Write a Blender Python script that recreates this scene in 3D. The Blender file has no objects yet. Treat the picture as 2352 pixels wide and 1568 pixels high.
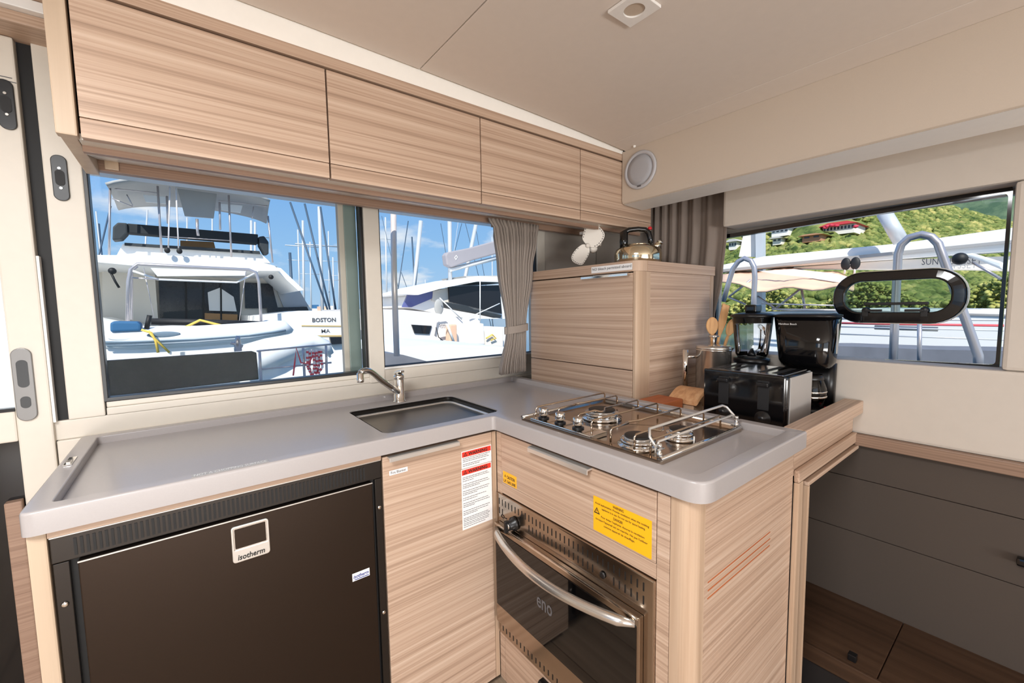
import bpy, bmesh, math, random
from mathutils import Vector, Matrix
random.seed(7)
SC = bpy.context.scene
COL = SC.collection
# ---------------------------------------------------------------- camera, light, exposure
# all coordinates are metres from the camera's eye point; the cabin sole is at z = -1.22
FPX, PW, PH = 967.04, 2352, 1568
def cam_axes(yaw, pitch, roll):
    yaw, pitch, roll = map(math.radians, (yaw, pitch, roll))
    f = Vector((math.sin(yaw)*math.cos(pitch), math.cos(yaw)*math.cos(pitch), -math.sin(pitch)))
    r = f.cross(Vector((0, 0, 1))).normalized(); u = r.cross(f)
    c, s = math.cos(roll), math.sin(roll)
    return c*r + s*u, -s*r + c*u, f
CR, CU, CF = cam_axes(37.813, 4.634, -0.9065)
cd = bpy.data.cameras.new('camera'); cam = bpy.data.objects.new('camera', cd); COL.objects.link(cam)
cam.matrix_world = Matrix(((CR.x, CU.x, -CF.x, 0), (CR.y, CU.y, -CF.y, 0), (CR.z, CU.z, -CF.z, 0), (0, 0, 0, 1)))
cd.sensor_width = 36; cd.lens = 36*FPX/PW; cd.clip_start = .02; cd.clip_end = 2000
SC.camera = cam
VS = SC.view_settings
VS.view_transform = 'Standard'; VS.look = 'None'; VS.gamma = 1; VS.use_curve_mapping = False
VS.exposure = 0.33
SC.cycles.transparent_max_bounces = 24

def lin(c):
    return tuple(((x/255)/12.92 if x/255 <= .04045 else ((x/255+.055)/1.055)**2.4) for x in c) + (1,)

def make_world():
    w = bpy.data.worlds.new('sky'); SC.world = w; w.use_nodes = True
    n = w.node_tree.nodes; l = w.node_tree.links; n.clear()
    out = n.new('ShaderNodeOutputWorld'); bg = n.new('ShaderNodeBackground')
    tc = n.new('ShaderNodeTexCoord'); sep = n.new('ShaderNodeSeparateXYZ')
    l.new(tc.outputs['Generated'], sep.inputs[0])
    rp = n.new('ShaderNodeValToRGB'); e = rp.color_ramp.elements
    e[0].position = 0; e[0].color = lin((176, 208, 240)); e[1].position = 1; e[1].color = lin((84, 140, 214))
    a = e.new(.12); a.color = lin((150, 196, 242)); a = e.new(.35); a.color = lin((108, 166, 236))
    l.new(sep.outputs['Z'], rp.inputs[0])
    ad = n.new('ShaderNodeMath'); ad.operation = 'ADD'; ad.inputs[1].default_value = .22; l.new(sep.outputs['Z'], ad.inputs[0])
    ab = n.new('ShaderNodeMath'); ab.operation = 'MAXIMUM'; ab.inputs[1].default_value = .1; l.new(ad.outputs[0], ab.inputs[0])
    dv = n.new('ShaderNodeVectorMath'); dv.operation = 'DIVIDE'; l.new(tc.outputs['Generated'], dv.inputs[0])
    cmb = n.new('ShaderNodeCombineXYZ'); l.new(ab.outputs[0], cmb.inputs[0]); l.new(ab.outputs[0], cmb.inputs[1]); cmb.inputs[2].default_value = .28
    l.new(cmb.outputs[0], dv.inputs[1])
    no = n.new('ShaderNodeTexNoise'); no.inputs['Scale'].default_value = 1.5; no.inputs['Detail'].default_value = 8; no.inputs['Roughness'].default_value = .55
    l.new(dv.outputs[0], no.inputs['Vector'])
    cr = n.new('ShaderNodeValToRGB'); cr.color_ramp.elements[0].position = .53; cr.color_ramp.elements[1].position = .70
    l.new(no.outputs[0], cr.inputs[0])
    mx = n.new('ShaderNodeMix'); mx.data_type = 'RGBA'; l.new(cr.outputs[0], mx.inputs['Factor']); l.new(rp.outputs[0], mx.inputs['A']); mx.inputs['B'].default_value = lin((246, 248, 252))
    l.new(mx.outputs['Result'], bg.inputs[0]); bg.inputs[1].default_value = .82
    l.new(bg.outputs[0], out.inputs[0])
make_world()
sd = bpy.data.lights.new('sun', 'SUN'); sd.energy = 4.4; sd.angle = .01; sd.color = (1, .96, .9)
sun = bpy.data.objects.new('sun', sd); COL.objects.link(sun); sun.location = (-6, -8, 12)
sun.rotation_euler = Vector((.50, .62, -.72)).to_track_quat('-Z', 'Y').to_euler()
def area(name, loc, aim, sx, sy, power, col=(1, 1, 1)):
    d = bpy.data.lights.new(name, 'AREA'); d.shape = 'RECTANGLE'; d.size = sx; d.size_y = sy; d.energy = power; d.color = col
    o = bpy.data.objects.new(name, d); COL.objects.link(o); o.location = loc
    o.rotation_euler = (Vector(aim)-Vector(loc)).to_track_quat('-Z', 'Z').to_euler(); return o
# area lamps added at the unseen aft and side openings to brighten the cabin
area('aft_door_fill', (-.3, -3.3, -.15), (-.3, 0, -.15), 2.6, 1.5, 13, (1, .99, .98))
area('ceiling_fill', (-.3, -3.35, -.75), (-.1, -.6, .6), 2.6, .5, 74, (1, .98, .955))  # added lamp aimed upward to brighten the ceiling
area('port_window_fill', (-2.55, -.9, .05), (0, -.9, .05), 2.6, .8, 22, (.99, .99, 1))

# lamp added under the closed ceiling to light the worktop from above
area('overhead_fill', (-.55, .05, .685), (-.55, .05, 0), .6, .6, 34, (.98, .99, 1))

# ---------------------------------------------------------------- materials
MATS = {}
def mat(name, col, rough=.5, metal=0, spec=.5, noise=0, nscale=40, bump=0, coat=0, trans=0, emis=None):
    m = bpy.data.materials.new(name); m.use_nodes = True
    nt = m.node_tree; b = nt.nodes['Principled BSDF']; l = nt.links
    c = lin(col)
    b.inputs['Base Color'].default_value = c; b.inputs['Roughness'].default_value = rough; b.inputs['Metallic'].default_value = metal
    b.inputs['Specular IOR Level'].default_value = spec; b.inputs['Coat Weight'].default_value = coat
    tc = nt.nodes.new('ShaderNodeTexCoord'); no = nt.nodes.new('ShaderNodeTexNoise')
    no.inputs['Scale'].default_value = nscale; no.inputs['Detail'].default_value = 4
    l.new(tc.outputs['Object'], no.inputs['Vector'])
    mr = nt.nodes.new('ShaderNodeMix'); mr.data_type = 'RGBA'
    k = max(noise, .03)
    mr.inputs['A'].default_value = tuple(x*(1-k) for x in c[:3])+(1,); mr.inputs['B'].default_value = tuple(min(1, x*(1+k)) for x in c[:3])+(1,)
    l.new(no.outputs[0], mr.inputs['Factor']); l.new(mr.outputs['Result'], b.inputs['Base Color'])
    if bump:
        bp = nt.nodes.new('ShaderNodeBump'); bp.inputs['Strength'].default_value = bump; bp.inputs['Distance'].default_value = .002
        l.new(no.outputs[0], bp.inputs['Height']); l.new(bp.outputs[0], b.inputs['Normal'])
    MATS[name] = m; return m
def wood(name, grain, lo=(154, 128, 108), mid=(186, 158, 136), hi=(207, 183, 162), rough=.42, fine=185, along=1.1):
    m = bpy.data.materials.new(name); m.use_nodes = True
    nt = m.node_tree; b = nt.nodes['Principled BSDF']; l = nt.links; n = nt.nodes
    tc = n.new('ShaderNodeTexCoord')
    def layer(a, c, det, off):
        mp = n.new('ShaderNodeMapping'); s = [c, c, c]; s['xyz'.index(grain)] = a; mp.inputs['Scale'].default_value = s; mp.inputs['Location'].default_value = (off, off*2, off*3)
        no = n.new('ShaderNodeTexNoise'); no.inputs['Scale'].default_value = 1; no.inputs['Detail'].default_value = det; no.inputs['Roughness'].default_value = .6; no.inputs['Distortion'].default_value = .25
        l.new(tc.outputs['Object'], mp.inputs[0]); l.new(mp.outputs[0], no.inputs['Vector']); return no
    n1 = layer(along, fine, 5, 3.1); n2 = layer(along*.6, fine*.28, 3, 7.7)
    mx = n.new('ShaderNodeMath'); mx.operation = 'MULTIPLY_ADD'; l.new(n1.outputs[0], mx.inputs[0]); mx.inputs[1].default_value = .62
    m2 = n.new('ShaderNodeMath'); m2.operation = 'MULTIPLY'; l.new(n2.outputs[0], m2.inputs[0]); m2.inputs[1].default_value = .38; l.new(m2.outputs[0], mx.inputs[2])
    rp = n.new('ShaderNodeValToRGB'); e = rp.color_ramp.elements; e[0].position = .33; e[0].color = lin(lo); e[1].position = .67; e[1].color = lin(hi)
    q = e.new(.48); q.color = lin(mid)
    l.new(mx.outputs[0], rp.inputs[0]); l.new(rp.outputs[0], b.inputs['Base Color'])
    b.inputs['Roughness'].default_value = rough; b.inputs['Specular IOR Level'].default_value = .35
    bp = n.new('ShaderNodeBump'); bp.inputs['Strength'].default_value = .12; bp.inputs['Distance'].default_value = .001; l.new(mx.outputs[0], bp.inputs['Height']); l.new(bp.outputs[0], b.inputs['Normal'])
    MATS[name] = m; return m
def glass(name, tint=(1, 1, 1), refl=.5):
    m = bpy.data.materials.new(name); m.use_nodes = True; nt = m.node_tree; n = nt.nodes; l = nt.links; n.clear()
    o = n.new('ShaderNodeOutputMaterial'); t = n.new('ShaderNodeBsdfTransparent'); t.inputs[0].default_value = tint+(1,)
    g = n.new('ShaderNodeBsdfGlossy'); g.inputs['Roughness'].default_value = .02
    f = n.new('ShaderNodeFresnel'); f.inputs[0].default_value = 1.45
    k = n.new('ShaderNodeMath'); k.operation = 'MULTIPLY'; k.inputs[1].default_value = refl; l.new(f.outputs[0], k.inputs[0])
    mx = n.new('ShaderNodeMixShader'); l.new(k.outputs[0], mx.inputs[0]); l.new(t.outputs[0], mx.inputs[1]); l.new(g.outputs[0], mx.inputs[2]); l.new(mx.outputs[0], o.inputs[0])
    MATS[name] = m; return m
wood('oak_x', 'x'); wood('oak_y', 'y'); wood('oak_z', 'z', lo=(168, 140, 115), mid=(188, 161, 136), hi=(202, 177, 152), fine=45, along=1.0)
wood('oak_pale_z', 'z', lo=(180, 158, 134), mid=(193, 171, 147), hi=(204, 184, 160), fine=30, along=.8)
wood('oak_dark_x', 'x', lo=(128, 102, 86), mid=(150, 122, 104), hi=(168, 140, 120))
wood('oak_shaded_y', 'y', lo=(124, 100, 84), mid=(146, 120, 102), hi=(164, 138, 118)); wood('step_wood', 'y', lo=(54, 38, 26), mid=(70, 50, 36), hi=(84, 62, 46), fine=40)
wood('sole_wood', 'y', lo=(140, 118, 98), mid=(164, 142, 120), hi=(182, 160, 138), fine=60)  # sole tone raised so it bounces light up to the ceiling
wood('red_wood', 'x', lo=(150, 78, 44), mid=(176, 98, 58), hi=(190, 116, 72), fine=50)
wood('beech', 'z', lo=(190, 140, 92), mid=(212, 164, 112), hi=(226, 182, 130), fine=60)
wood('beech_x', 'x', lo=(176, 126, 88), mid=(206, 156, 112), hi=(222, 180, 138), fine=60)
mat('counter', (168, 162, 160), .25, noise=.03, nscale=300, spec=.45)
mat('cream', (216, 208, 195), .42); mat('cream_wall', (198, 189, 178), .6); mat('ceiling', (222, 212, 202), .7)
mat('white_cove', (248, 244, 236), .7); mat('vinyl', (202, 189, 174), .62, noise=.02, nscale=400); mat('white', (240, 238, 234), .4)
mat('fan_white', (236, 230, 220), .45); mat('black', (18, 17, 18), .35); mat('black_gloss', (10, 10, 12), .08, spec=.6); mat('rubber', (22, 21, 22), .6)
mat('seam', (70, 48, 38), .8); mat('dark_gap', (30, 22, 18), .8)
mat('chrome', (232, 230, 226), .09, 1); mat('steel', (212, 208, 202), .22, .9); mat('plate_steel', (118, 116, 114), .4, .7); mat('satin', (222, 218, 212), .28, .7); mat('sink_steel', (150, 142, 132), .36, 1)
mat('oven_steel', (178, 164, 150), .16, 1); mat('brass_steel', (226, 216, 190), .1, 1); mat('wire_steel', (206, 188, 168), .16, 1)
mat('fridge_door', (58, 48, 41), .34, .85, noise=.05, nscale=250); mat('fridge_frame', (62, 58, 55), .3, .85); mat('fridge_dark', (12, 11, 11), .6)
mat('curtain', (136, 124, 115), .9, noise=.10, nscale=500, bump=.3); mat('curtain_light', (158, 147, 138), .9, noise=.12, nscale=500, bump=.3)
mat('speaker', (176, 178, 184), .7, noise=.15, nscale=900, bump=.4); mat('speaker_ring', (188, 189, 194), .5)
mat('taupe_panel', (74, 64, 56), .75, noise=.05, nscale=300); mat('sticker_white', (238, 237, 236), .45); mat('red', (222, 52, 34), .5); mat('yellow', (250, 182, 20), .5)
mat('ink', (30, 28, 28), .6); mat('ink_grey', (96, 94, 96), .6); mat('ink_blue', (40, 60, 140), .5); mat('red_plastic', (200, 30, 40), .3)
mat('burner', (34, 30, 28), .5); mat('shelf_tan', (196, 168, 142), .4); mat('dark_glass', (8, 8, 9), .04, spec=.6); mat('panel_grey', (176, 172, 168), .4, .2)
mat('downlight_in', (196, 180, 162), .6); mat('toaster_top', (150, 150, 152), .15, 1)
# outside
mat('gelcoat', (244, 243, 240), .45); mat('gelcoat_warm', (232, 224, 210), .4); mat('hull_white', (240, 234, 230), .35); mat('boat_glass', (30, 30, 34), .12)
mat('canvas', (176, 174, 170), .8, noise=.06, nscale=4); mat('canvas_dark', (48, 54, 58), .7, noise=.15, nscale=6); mat('cushion', (30, 36, 40), .7)
mat('hypalon', (234, 236, 236), .6); mat('hypalon_line', (118, 136, 150), .5); mat('blue_cover', (52, 104, 146), .7); mat('strap', (232, 196, 90), .6); mat('rope_red', (226, 96, 104), .8); mat('rope_white', (240, 232, 230), .8)
mat('tube_steel', (200, 192, 192), .28, .65); mat('mast', (206, 208, 210), .35, .2); mat('mast_dark', (64, 84, 104), .5); mat('sail_cover', (168, 162, 166), .8, noise=.06, nscale=3); mat('tan_canvas', (238, 196, 166), .8, noise=.08, nscale=2); mat('cream_canvas', (246, 234, 220), .8)
mat('tarp', (40, 44, 46), .5, noise=.6, nscale=5, bump=.3); mat('deck_grey', (120, 122, 130), .7, noise=.3, nscale=6); mat('water', (70, 96, 110), .12, noise=.3, nscale=.5); mat('gold', (206, 178, 120), .4); mat('bronze_pole', (228, 212, 202), .3, .3, noise=.12, nscale=8)
mat('house_wall', (238, 232, 224), .7); mat('roof_red', (206, 66, 72), .7); mat('roof_grey', (196, 192, 190), .7); mat('house_brown', (190, 138, 106), .7); mat('pane_dark', (60, 66, 74), .2); mat('bougainvillea', (206, 60, 84), .8)
mat('teak', (176, 134, 88), .6); mat('bluish_glass', (96, 100, 150), .1)
glass('pane', (.97, .98, .97), .03); glass('blender_glass', (.985, .985, .985), 1.0); glass('tinted', (.72, .80, .78), .6)
glass('carafe_glass', (.75, .75, .75), 1.2)

def leafy(name, cols, scale):
    m = bpy.data.materials.new(name); m.use_nodes = True; nt = m.node_tree; b = nt.nodes['Principled BSDF']; l = nt.links
    tc = nt.nodes.new('ShaderNodeTexCoord'); no = nt.nodes.new('ShaderNodeTexNoise'); no.inputs['Scale'].default_value = scale; no.inputs['Detail'].default_value = 10; no.inputs['Roughness'].default_value = .72
    l.new(tc.outputs['Object'], no.inputs['Vector']); rp = nt.nodes.new('ShaderNodeValToRGB'); e = rp.color_ramp.elements
    e[0].position = .36; e[0].color = lin(cols[0]); e[1].position = .66; e[1].color = lin(cols[2]); q = e.new(.5); q.color = lin(cols[1])
    l.new(no.outputs[0], rp.inputs[0]); l.new(rp.outputs[0], b.inputs['Base Color']); b.inputs['Roughness'].default_value = .95; b.inputs['Specular IOR Level'].default_value = .1
    MATS[name] = m
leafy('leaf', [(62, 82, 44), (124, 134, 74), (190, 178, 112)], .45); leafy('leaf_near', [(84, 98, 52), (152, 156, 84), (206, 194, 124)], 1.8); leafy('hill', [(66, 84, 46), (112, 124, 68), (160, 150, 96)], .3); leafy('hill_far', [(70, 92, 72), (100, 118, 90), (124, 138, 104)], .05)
# ---------------------------------------------------------------- mesh helpers
class G:
    def __init__(s): s.b = bmesh.new()
    def _f(s, vs, sm=False):
        try: f = s.b.faces.new(vs); f.smooth = sm
        except ValueError: pass
    def box(s, x0, x1, y0, y1, z0, z1):
        x0, x1 = sorted((x0, x1)); y0, y1 = sorted((y0, y1)); z0, z1 = sorted((z0, z1))
        v = [s.b.verts.new(p) for p in ((x0,y0,z0),(x1,y0,z0),(x1,y1,z0),(x0,y1,z0),(x0,y0,z1),(x1,y0,z1),(x1,y1,z1),(x0,y1,z1))]
        for q in ((3,2,1,0),(4,5,6,7),(0,1,5,4),(1,2,6,5),(2,3,7,6),(3,0,4,7)): s._f([v[i] for i in q])
        return s
    def prism(s, pts, vec, sm=False):
        vec = Vector(vec); a = [s.b.verts.new(p) for p in pts]; c = [s.b.verts.new(Vector(p)+vec) for p in pts]; n = len(a)
        s._f(a[::-1]); s._f(c)
        for i in range(n): s._f([a[i], a[(i+1) % n], c[(i+1) % n], c[i]], sm)
        return s
    def tube(s, pts, r, seg=10, closed=False, flat=None):
        pts = [Vector(p) for p in pts]; n = len(pts); rs = r if isinstance(r, (list, tuple)) else [r]*n
        rings = []; prev = None
        for i in range(n):
            a = pts[i-1] if (i > 0 or closed) else pts[i]; c = pts[(i+1) % n] if (i < n-1 or closed) else pts[i]
            t = (c-a).normalized()
            if prev is None: u = t.orthogonal().normalized() if flat is None else (Vector(flat)-t*t.dot(Vector(flat))).normalized()
            else:
                u = prev-t*prev.dot(t); u = u.normalized() if u.length > 1e-6 else t.orthogonal().normalized()
            prev = u; w = t.cross(u)
            rings.append([s.b.verts.new(pts[i]+(u*math.cos(2*math.pi*k/seg)+w*math.sin(2*math.pi*k/seg))*rs[i]) for k in range(seg)])
        for i in range(n if closed else n-1):
            a, c = rings[i], rings[(i+1) % n]
            for k in range(seg): s._f([a[k], a[(k+1) % seg], c[(k+1) % seg], c[k]], True)
        if not closed: s._f(rings[0][::-1]); s._f(rings[-1])
        return s
    def lathe(s, c, prof, seg=32, ax=(0, 0, 1), sx=1, sy=1, sm=True, cap=True):
        c = Vector(c); q = Vector((0, 0, 1)).rotation_difference(Vector(ax).normalized()); rings = []
        for r, z in prof:
            rings.append([s.b.verts.new(c+q@Vector((max(r, 1e-5)*math.cos(2*math.pi*k/seg)*sx, max(r, 1e-5)*math.sin(2*math.pi*k/seg)*sy, z))) for k in range(seg)])
        for a, d in zip(rings, rings[1:]):
            for k in range(seg): s._f([a[k], a[(k+1) % seg], d[(k+1) % seg], d[k]], sm)
        if cap: s._f(rings[0][::-1]); s._f(rings[-1])
        return s
    def ball(s, c, r, sc=(1, 1, 1), seg=16):
        prof = [(r*math.sin(math.pi*i/10), -r*math.cos(math.pi*i/10)) for i in range(11)]
        n0 = len(s.b.verts); s.lathe((0, 0, 0), prof, seg); s.b.verts.ensure_lookup_table()
        for v in s.b.verts[n0:]: v.co = Vector((v.co.x*sc[0], v.co.y*sc[1], v.co.z*sc[2]))+Vector(c)
        return s
    def ring(s, outer, inner):
        a = [s.b.verts.new(p) for p in outer]; c = [s.b.verts.new(p) for p in inner]; n = len(a)
        for i in range(n): s._f([a[i], a[(i+1) % n], c[(i+1) % n], c[i]])
        return s
    def loft(s, loops, cap=True, sm=True, closed=True):
        R = [[s.b.verts.new(p) for p in L] for L in loops]; n = len(R[0])
        for a, c in zip(R, R[1:]):
            for k in range(n if closed else n-1): s._f([a[k], a[(k+1) % n], c[(k+1) % n], c[k]], sm)
        if cap and closed: s._f(R[0][::-1]); s._f(R[-1])
        return s
    def frame(s, outer, inner, vec):   # a ring with thickness: matching loops, extruded
        vec = Vector(vec); o0 = [Vector(p) for p in outer]; i0 = [Vector(p) for p in inner]
        L = [o0, [p+vec for p in o0], [p+vec for p in i0], i0]
        R = [[s.b.verts.new(p) for p in q] for q in L]; n = len(o0)
        for a, c in ((0, 1), (1, 2), (2, 3), (3, 0)):
            for k in range(n): s._f([R[a][k], R[a][(k+1) % n], R[c][(k+1) % n], R[c][k]])
        return s
WL = {}
def link(o, parent, loc):
    COL.objects.link(o)
    if parent is not None: o.parent = parent; o.location = Vector(loc)-WL[parent]
    else: o.location = loc
    WL[o] = Vector(loc)
def tag(o, label=None, cat=None, group=None, kind=None):
    if label: o['label'] = label
    if cat: o['category'] = cat
    if group: o['group'] = group
    if kind: o['kind'] = kind
    return o
def build(name, g, m, parent=None, bev=0, label=None, cat=None, group=None, kind=None, seg=2, solid=0):
    b = g.b
    bmesh.ops.remove_doubles(b, verts=b.verts, dist=1e-6)
    bmesh.ops.recalc_face_normals(b, faces=b.faces)
    if bev:
        ed = [e for e in b.edges if len(e.link_faces) == 2 and e.calc_face_angle(0) > .6]
        bmesh.ops.bevel(b, geom=ed, offset=bev, segments=seg, profile=.6, affect='EDGES', clamp_overlap=True)
    xs = [v.co for v in b.verts]
    base = Vector(((min(v.x for v in xs)+max(v.x for v in xs))/2, (min(v.y for v in xs)+max(v.y for v in xs))/2, min(v.z for v in xs)))
    for v in b.verts: v.co -= base
    me = bpy.data.meshes.new(name); b.to_mesh(me); b.free()
    me.materials.append(MATS[m])
    o = bpy.data.objects.new(name, me); link(o, parent, base)
    if solid:
        md = o.modifiers.new('thickness', 'SOLIDIFY'); md.thickness = solid; md.offset = 0
    return tag(o, label, cat, group, kind)
def thing(name, label, cat, loc, group=None, kind=None):
    o = bpy.data.objects.new(name, None); o.empty_display_size = .05; link(o, None, Vector(loc)); return tag(o, label, cat, group, kind)
def bx(name, m, parent, x0, x1, y0, y1, z0, z1, bev=0, **k): return build(name, G().box(x0, x1, y0, y1, z0, z1), m, parent, bev, **k)
def share(o, loc, parent=None, rotz=None, scale=None):
    c = o.copy(); link(c, parent, Vector(loc))
    if rotz is not None: c.rotation_euler = (0, 0, rotz)
    if scale: c.scale = scale
    return c
def text(body, origin, xd, yd, w, h, m, parent, name='lettering', lift=.0004, bold=0, italic=0):
    cu = bpy.data.curves.new(name, 'FONT'); cu.body = body; cu.size = 1; cu.offset = bold; cu.shear = italic; cu.resolution_u = 2
    t = bpy.data.objects.new('tmp', cu); me = bpy.data.meshes.new_from_object(t)
    bpy.data.objects.remove(t); bpy.data.curves.remove(cu)
    xs = [v.co.x for v in me.vertices]; ys = [v.co.y for v in me.vertices]
    x0, x1, y0, y1 = min(xs), max(xs), min(ys), max(ys)
    xd = Vector(xd).normalized(); yd = Vector(yd).normalized(); nd = xd.cross(yd)
    for v in me.vertices:
        v.co = xd*((v.co.x-x0)/(x1-x0)*w)+yd*((v.co.y-y0)/(y1-y0)*h)+nd*lift
    me.name = name; me.materials.clear(); me.materials.append(MATS[m])
    o = bpy.data.objects.new(name, me); link(o, parent, Vector(origin)); return o
def rrect(cx, cy, w, h, r, n=6):
    out = []
    for sx, sy, a0 in ((1, 1, 0), (-1, 1, 90), (-1, -1, 180), (1, -1, 270)):
        for i in range(n+1):
            a = math.radians(a0+90*i/n); out.append((cx+sx*(w/2-r)+r*math.cos(a), cy+sy*(h/2-r)+r*math.sin(a)))
    return out
def at(u, v, ax, val):
    d = CR*((u-PW/2)/FPX)-CU*((v-PH/2)/FPX)+CF
    return d*(val/d['xyz'.index(ax)])
def inset(poly, d):                       # polygon offset inward (counter-clockwise input)
    out = []; n = len(poly)
    for i in range(n):
        p0, p1, p2 = (Vector(poly[(i+k) % n]) for k in (-1, 0, 1))
        e1 = (p1-p0).normalized(); e2 = (p2-p1).normalized(); n1 = Vector((-e1.y, e1.x)); n2 = Vector((-e2.y, e2.x))
        b = (n1+n2).normalized(); out.append(tuple(p1+b*(d/max(.2, b.dot(n1)))))
    return out
def roundpoly(poly, radii, n=6):
    out = []; N = len(poly)
    for i, r in enumerate(radii):
        p0, p1, p2 = (Vector(poly[(i+k) % N]) for k in (-1, 0, 1))
        if not r: out.append(tuple(p1)); continue
        a = p1+(p0-p1).normalized()*r; c = p1+(p2-p1).normalized()*r
        for k in range(n+1):
            t = k/n; out.append(tuple(a*(1-t)**2+p1*2*t*(1-t)+c*t*t))
    return out
def loop3(pts2, z): return [(x, y, z) for x, y in pts2]
def yz(pts2, x): return [(x, y, z) for y, z in pts2]
def xz(pts2, y): return [(x, y, z) for x, z in pts2]
def filled(g, outer, hole):               # flat face with a hole
    b = g.b; es = []
    for L in (outer, hole):
        vs = [b.verts.new(p) for p in L]
        for i in range(len(vs)): es.append(b.edges.new((vs[i], vs[(i+1) % len(vs)])))
    bmesh.ops.triangle_fill(b, use_beauty=True, use_dissolve=True, edges=es); return g
FL = -1.22      # cabin sole
# ================================================================ THE SETTING
def panel_set(root, m, rows, bev=.004, name='panel'):
    for r in rows: bx(name, r[6] if len(r) > 6 else m, root, *r[:6], bev=bev)
# sole
t = thing('floor', 'wooden cabin sole, lightened to bounce light', 'floor', (-.5, -1, FL-.05), kind='structure')
for i in range(18):
    bx('plank', 'sole_wood', t, -2.4+i*.204, -2.4+(i+1)*.204-.003, -3.2, 1.6, FL-.03, FL)
# ceiling: cambered panels with a seam
def ceil_z(x): 
    k = [(-2.5, .72), (.135, .707), (.577, .699), (1.0, .690), (1.25, .682), (1.45, .672), (1.56, .666)]
    for (a, za), (b, zb) in zip(k, k[1:]):
        if x <= b: return za+(zb-za)*(x-a)/(b-a)
    return k[-1][1]
ct = thing('ceiling', 'beige padded cabin ceiling in wide panels', 'ceiling', (-.4, -1, .66), kind='structure')
def ceil_panel(x0, x1, y0=-3.3, y1=1.18):
    g = G(); n = 10; top = []; bot = []
    xs = [x0+(x1-x0)*i/n for i in range(n+1)]
    pts = [(x, y0, ceil_z(x)) for x in xs]+[(x, y0, ceil_z(x)+.03) for x in xs[::-1]]
    g.prism(pts, (0, y1-y0, 0)); return build('ceiling_panel', g, 'ceiling', ct, bev=.002)
ceil_panel(-2.5, .589); ceil_panel(.592, 1.448); ceil_panel(1.450, 1.556)
bx('backing', 'dark_gap', ct, -2.5, 1.6, -3.3, 1.19, .745, .75)
t = build('trim_1', G().prism([(-.17, 1.199, .66), (-.17, 1.181, ceil_z(-.17)+.02), (-.17, 1.24, .74), (-.17, 1.24, .66)], (1.73, 0, 0)), 'white_cove', label='white cove strip between the overhead locker and the ceiling', cat='trim', kind='structure')
# window wall at the back
wb = thing('wall_back', 'cream moulded wall carrying the two galley windows', 'wall', (.5, 1.62, FL), kind='structure')
panel_set(wb, 'cream', [
    (-.287, 1.47, 1.605, 1.68, FL, -.335), (-.30, 1.47, 1.615, 1.68, -.335, -.283), (-.187, .60, 1.612, 1.68, -.283, -.262), (-.187, .60, 1.618, 1.68, -.262, -.246),
    (-.262, -.19, 1.612, 1.68, -.283, .72), (.552, .611, 1.606, 1.68, -.283, .45), (.611, 1.43, 1.612, 1.68, -.283, -.232), (-.189, 1.47, 1.612, 1.68, .40, .72),
    (1.415, 1.468, 1.606, 1.68, -.283, .45), (1.468, 1.915, 1.625, 1.68, -.5, .72, 'cream_wall'), (-2.4, -1.25, 1.62, 1.68, FL, .72), (-1.25, -.30, 1.62, 1.68, .705, .74)], bev=.003)
bx('sill_bead', 'white', wb, .611, 1.415, 1.606, 1.66, -.236, -.228, .002)
bx('corner_post', 'cream_wall', wb, 1.895, 1.93, 1.2, 1.65, -.5, .72, .002)
# window_1
def window(name, label, x0, x1, z0, z1, gw, y=1.615, gm='black'):
    w = thing(name, label, 'window', ((x0+x1)/2, y+.03, z0), kind='structure')
    o = [(x0, z0), (x1, z0), (x1, z1), (x0, z1)]; i = [(x0+gw, z0+gw), (x1-gw, z0+gw), (x1-gw, z1-gw), (x0+gw, z1-gw)]
    build('gasket', G().frame(xz(o, y), xz(i, y), (0, .04, 0)), gm, w, bev=.002)
    bx('pane', 'pane', w, x0+gw, x1-gw, y+.024, y+.030, z0+gw, z1-gw)
    return w
w1 = window('window_1', 'large galley window in a black gasket above the sink', -.192, .552, -.246, .44, .011)
bx('outer_stile', 'frame_teal' if 'frame_teal' in MATS else (mat('frame_teal', (128, 142, 138), .35, noise=.2, nscale=6) and 'frame_teal'), w1, .507, .555, 1.70, 1.73, -.25, .44, .004)
bx('outer_stile', 'cream_wall', w1, .487, .508, 1.70, 1.73, -.25, .44, .003)
w2 = window('window_2', 'smaller galley window beside the gathered curtain', .611, 1.416, -.232, .44, .006, gm='rubber')
# sliding door on the left
d1 = thing('door_1', 'cream framed sliding door with chrome latch plate beside the galley', 'door', (-.6, 1.65, FL), kind='structure')
bx('stile', 'cream', d1, -.352, -.289, 1.60, 1.64, FL, .676, .004)
bx('rail', 'cream', d1, -1.25, -.352, 1.60, 1.64, -.32, -.236, .004); bx('rail', 'cream', d1, -1.25, -.352, 1.60, 1.64, .60, .676, .004)
bx('pane', 'pane', d1, -1.25, -.352, 1.615, 1.622, -.236, .60); bx('pane_seal', 'rubber', d1, -1.25, -.352, 1.598, 1.602, -.242, -.234)
bx('lower_panel', 'black_gloss', d1, -1.25, -.353, 1.61, 1.63, FL, -.32); bx('edge_strip', 'oak_dark_x', d1, -.385, -.355, 1.585, 1.61, FL, -.47, .003)
bx('gap_strip', 'fridge_dark', d1, -.2885, -.2635, 1.625, 1.66, -.283, .70); bx('seal', 'white', d1, -.2885, -.283, 1.60, 1.622, -.283, .15, .001)
hdr = bx('header', 'oak_x', d1, -1.3, -.174, 1.52, 1.66, .678, .705, .003); bx('track', 'white', d1, -1.3, -.174, 1.50, 1.66, .7055, .73, .002); bx('header_box', 'oak_x', d1, -1.3, -.174, 1.47, 1.66, .731, .9)
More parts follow.
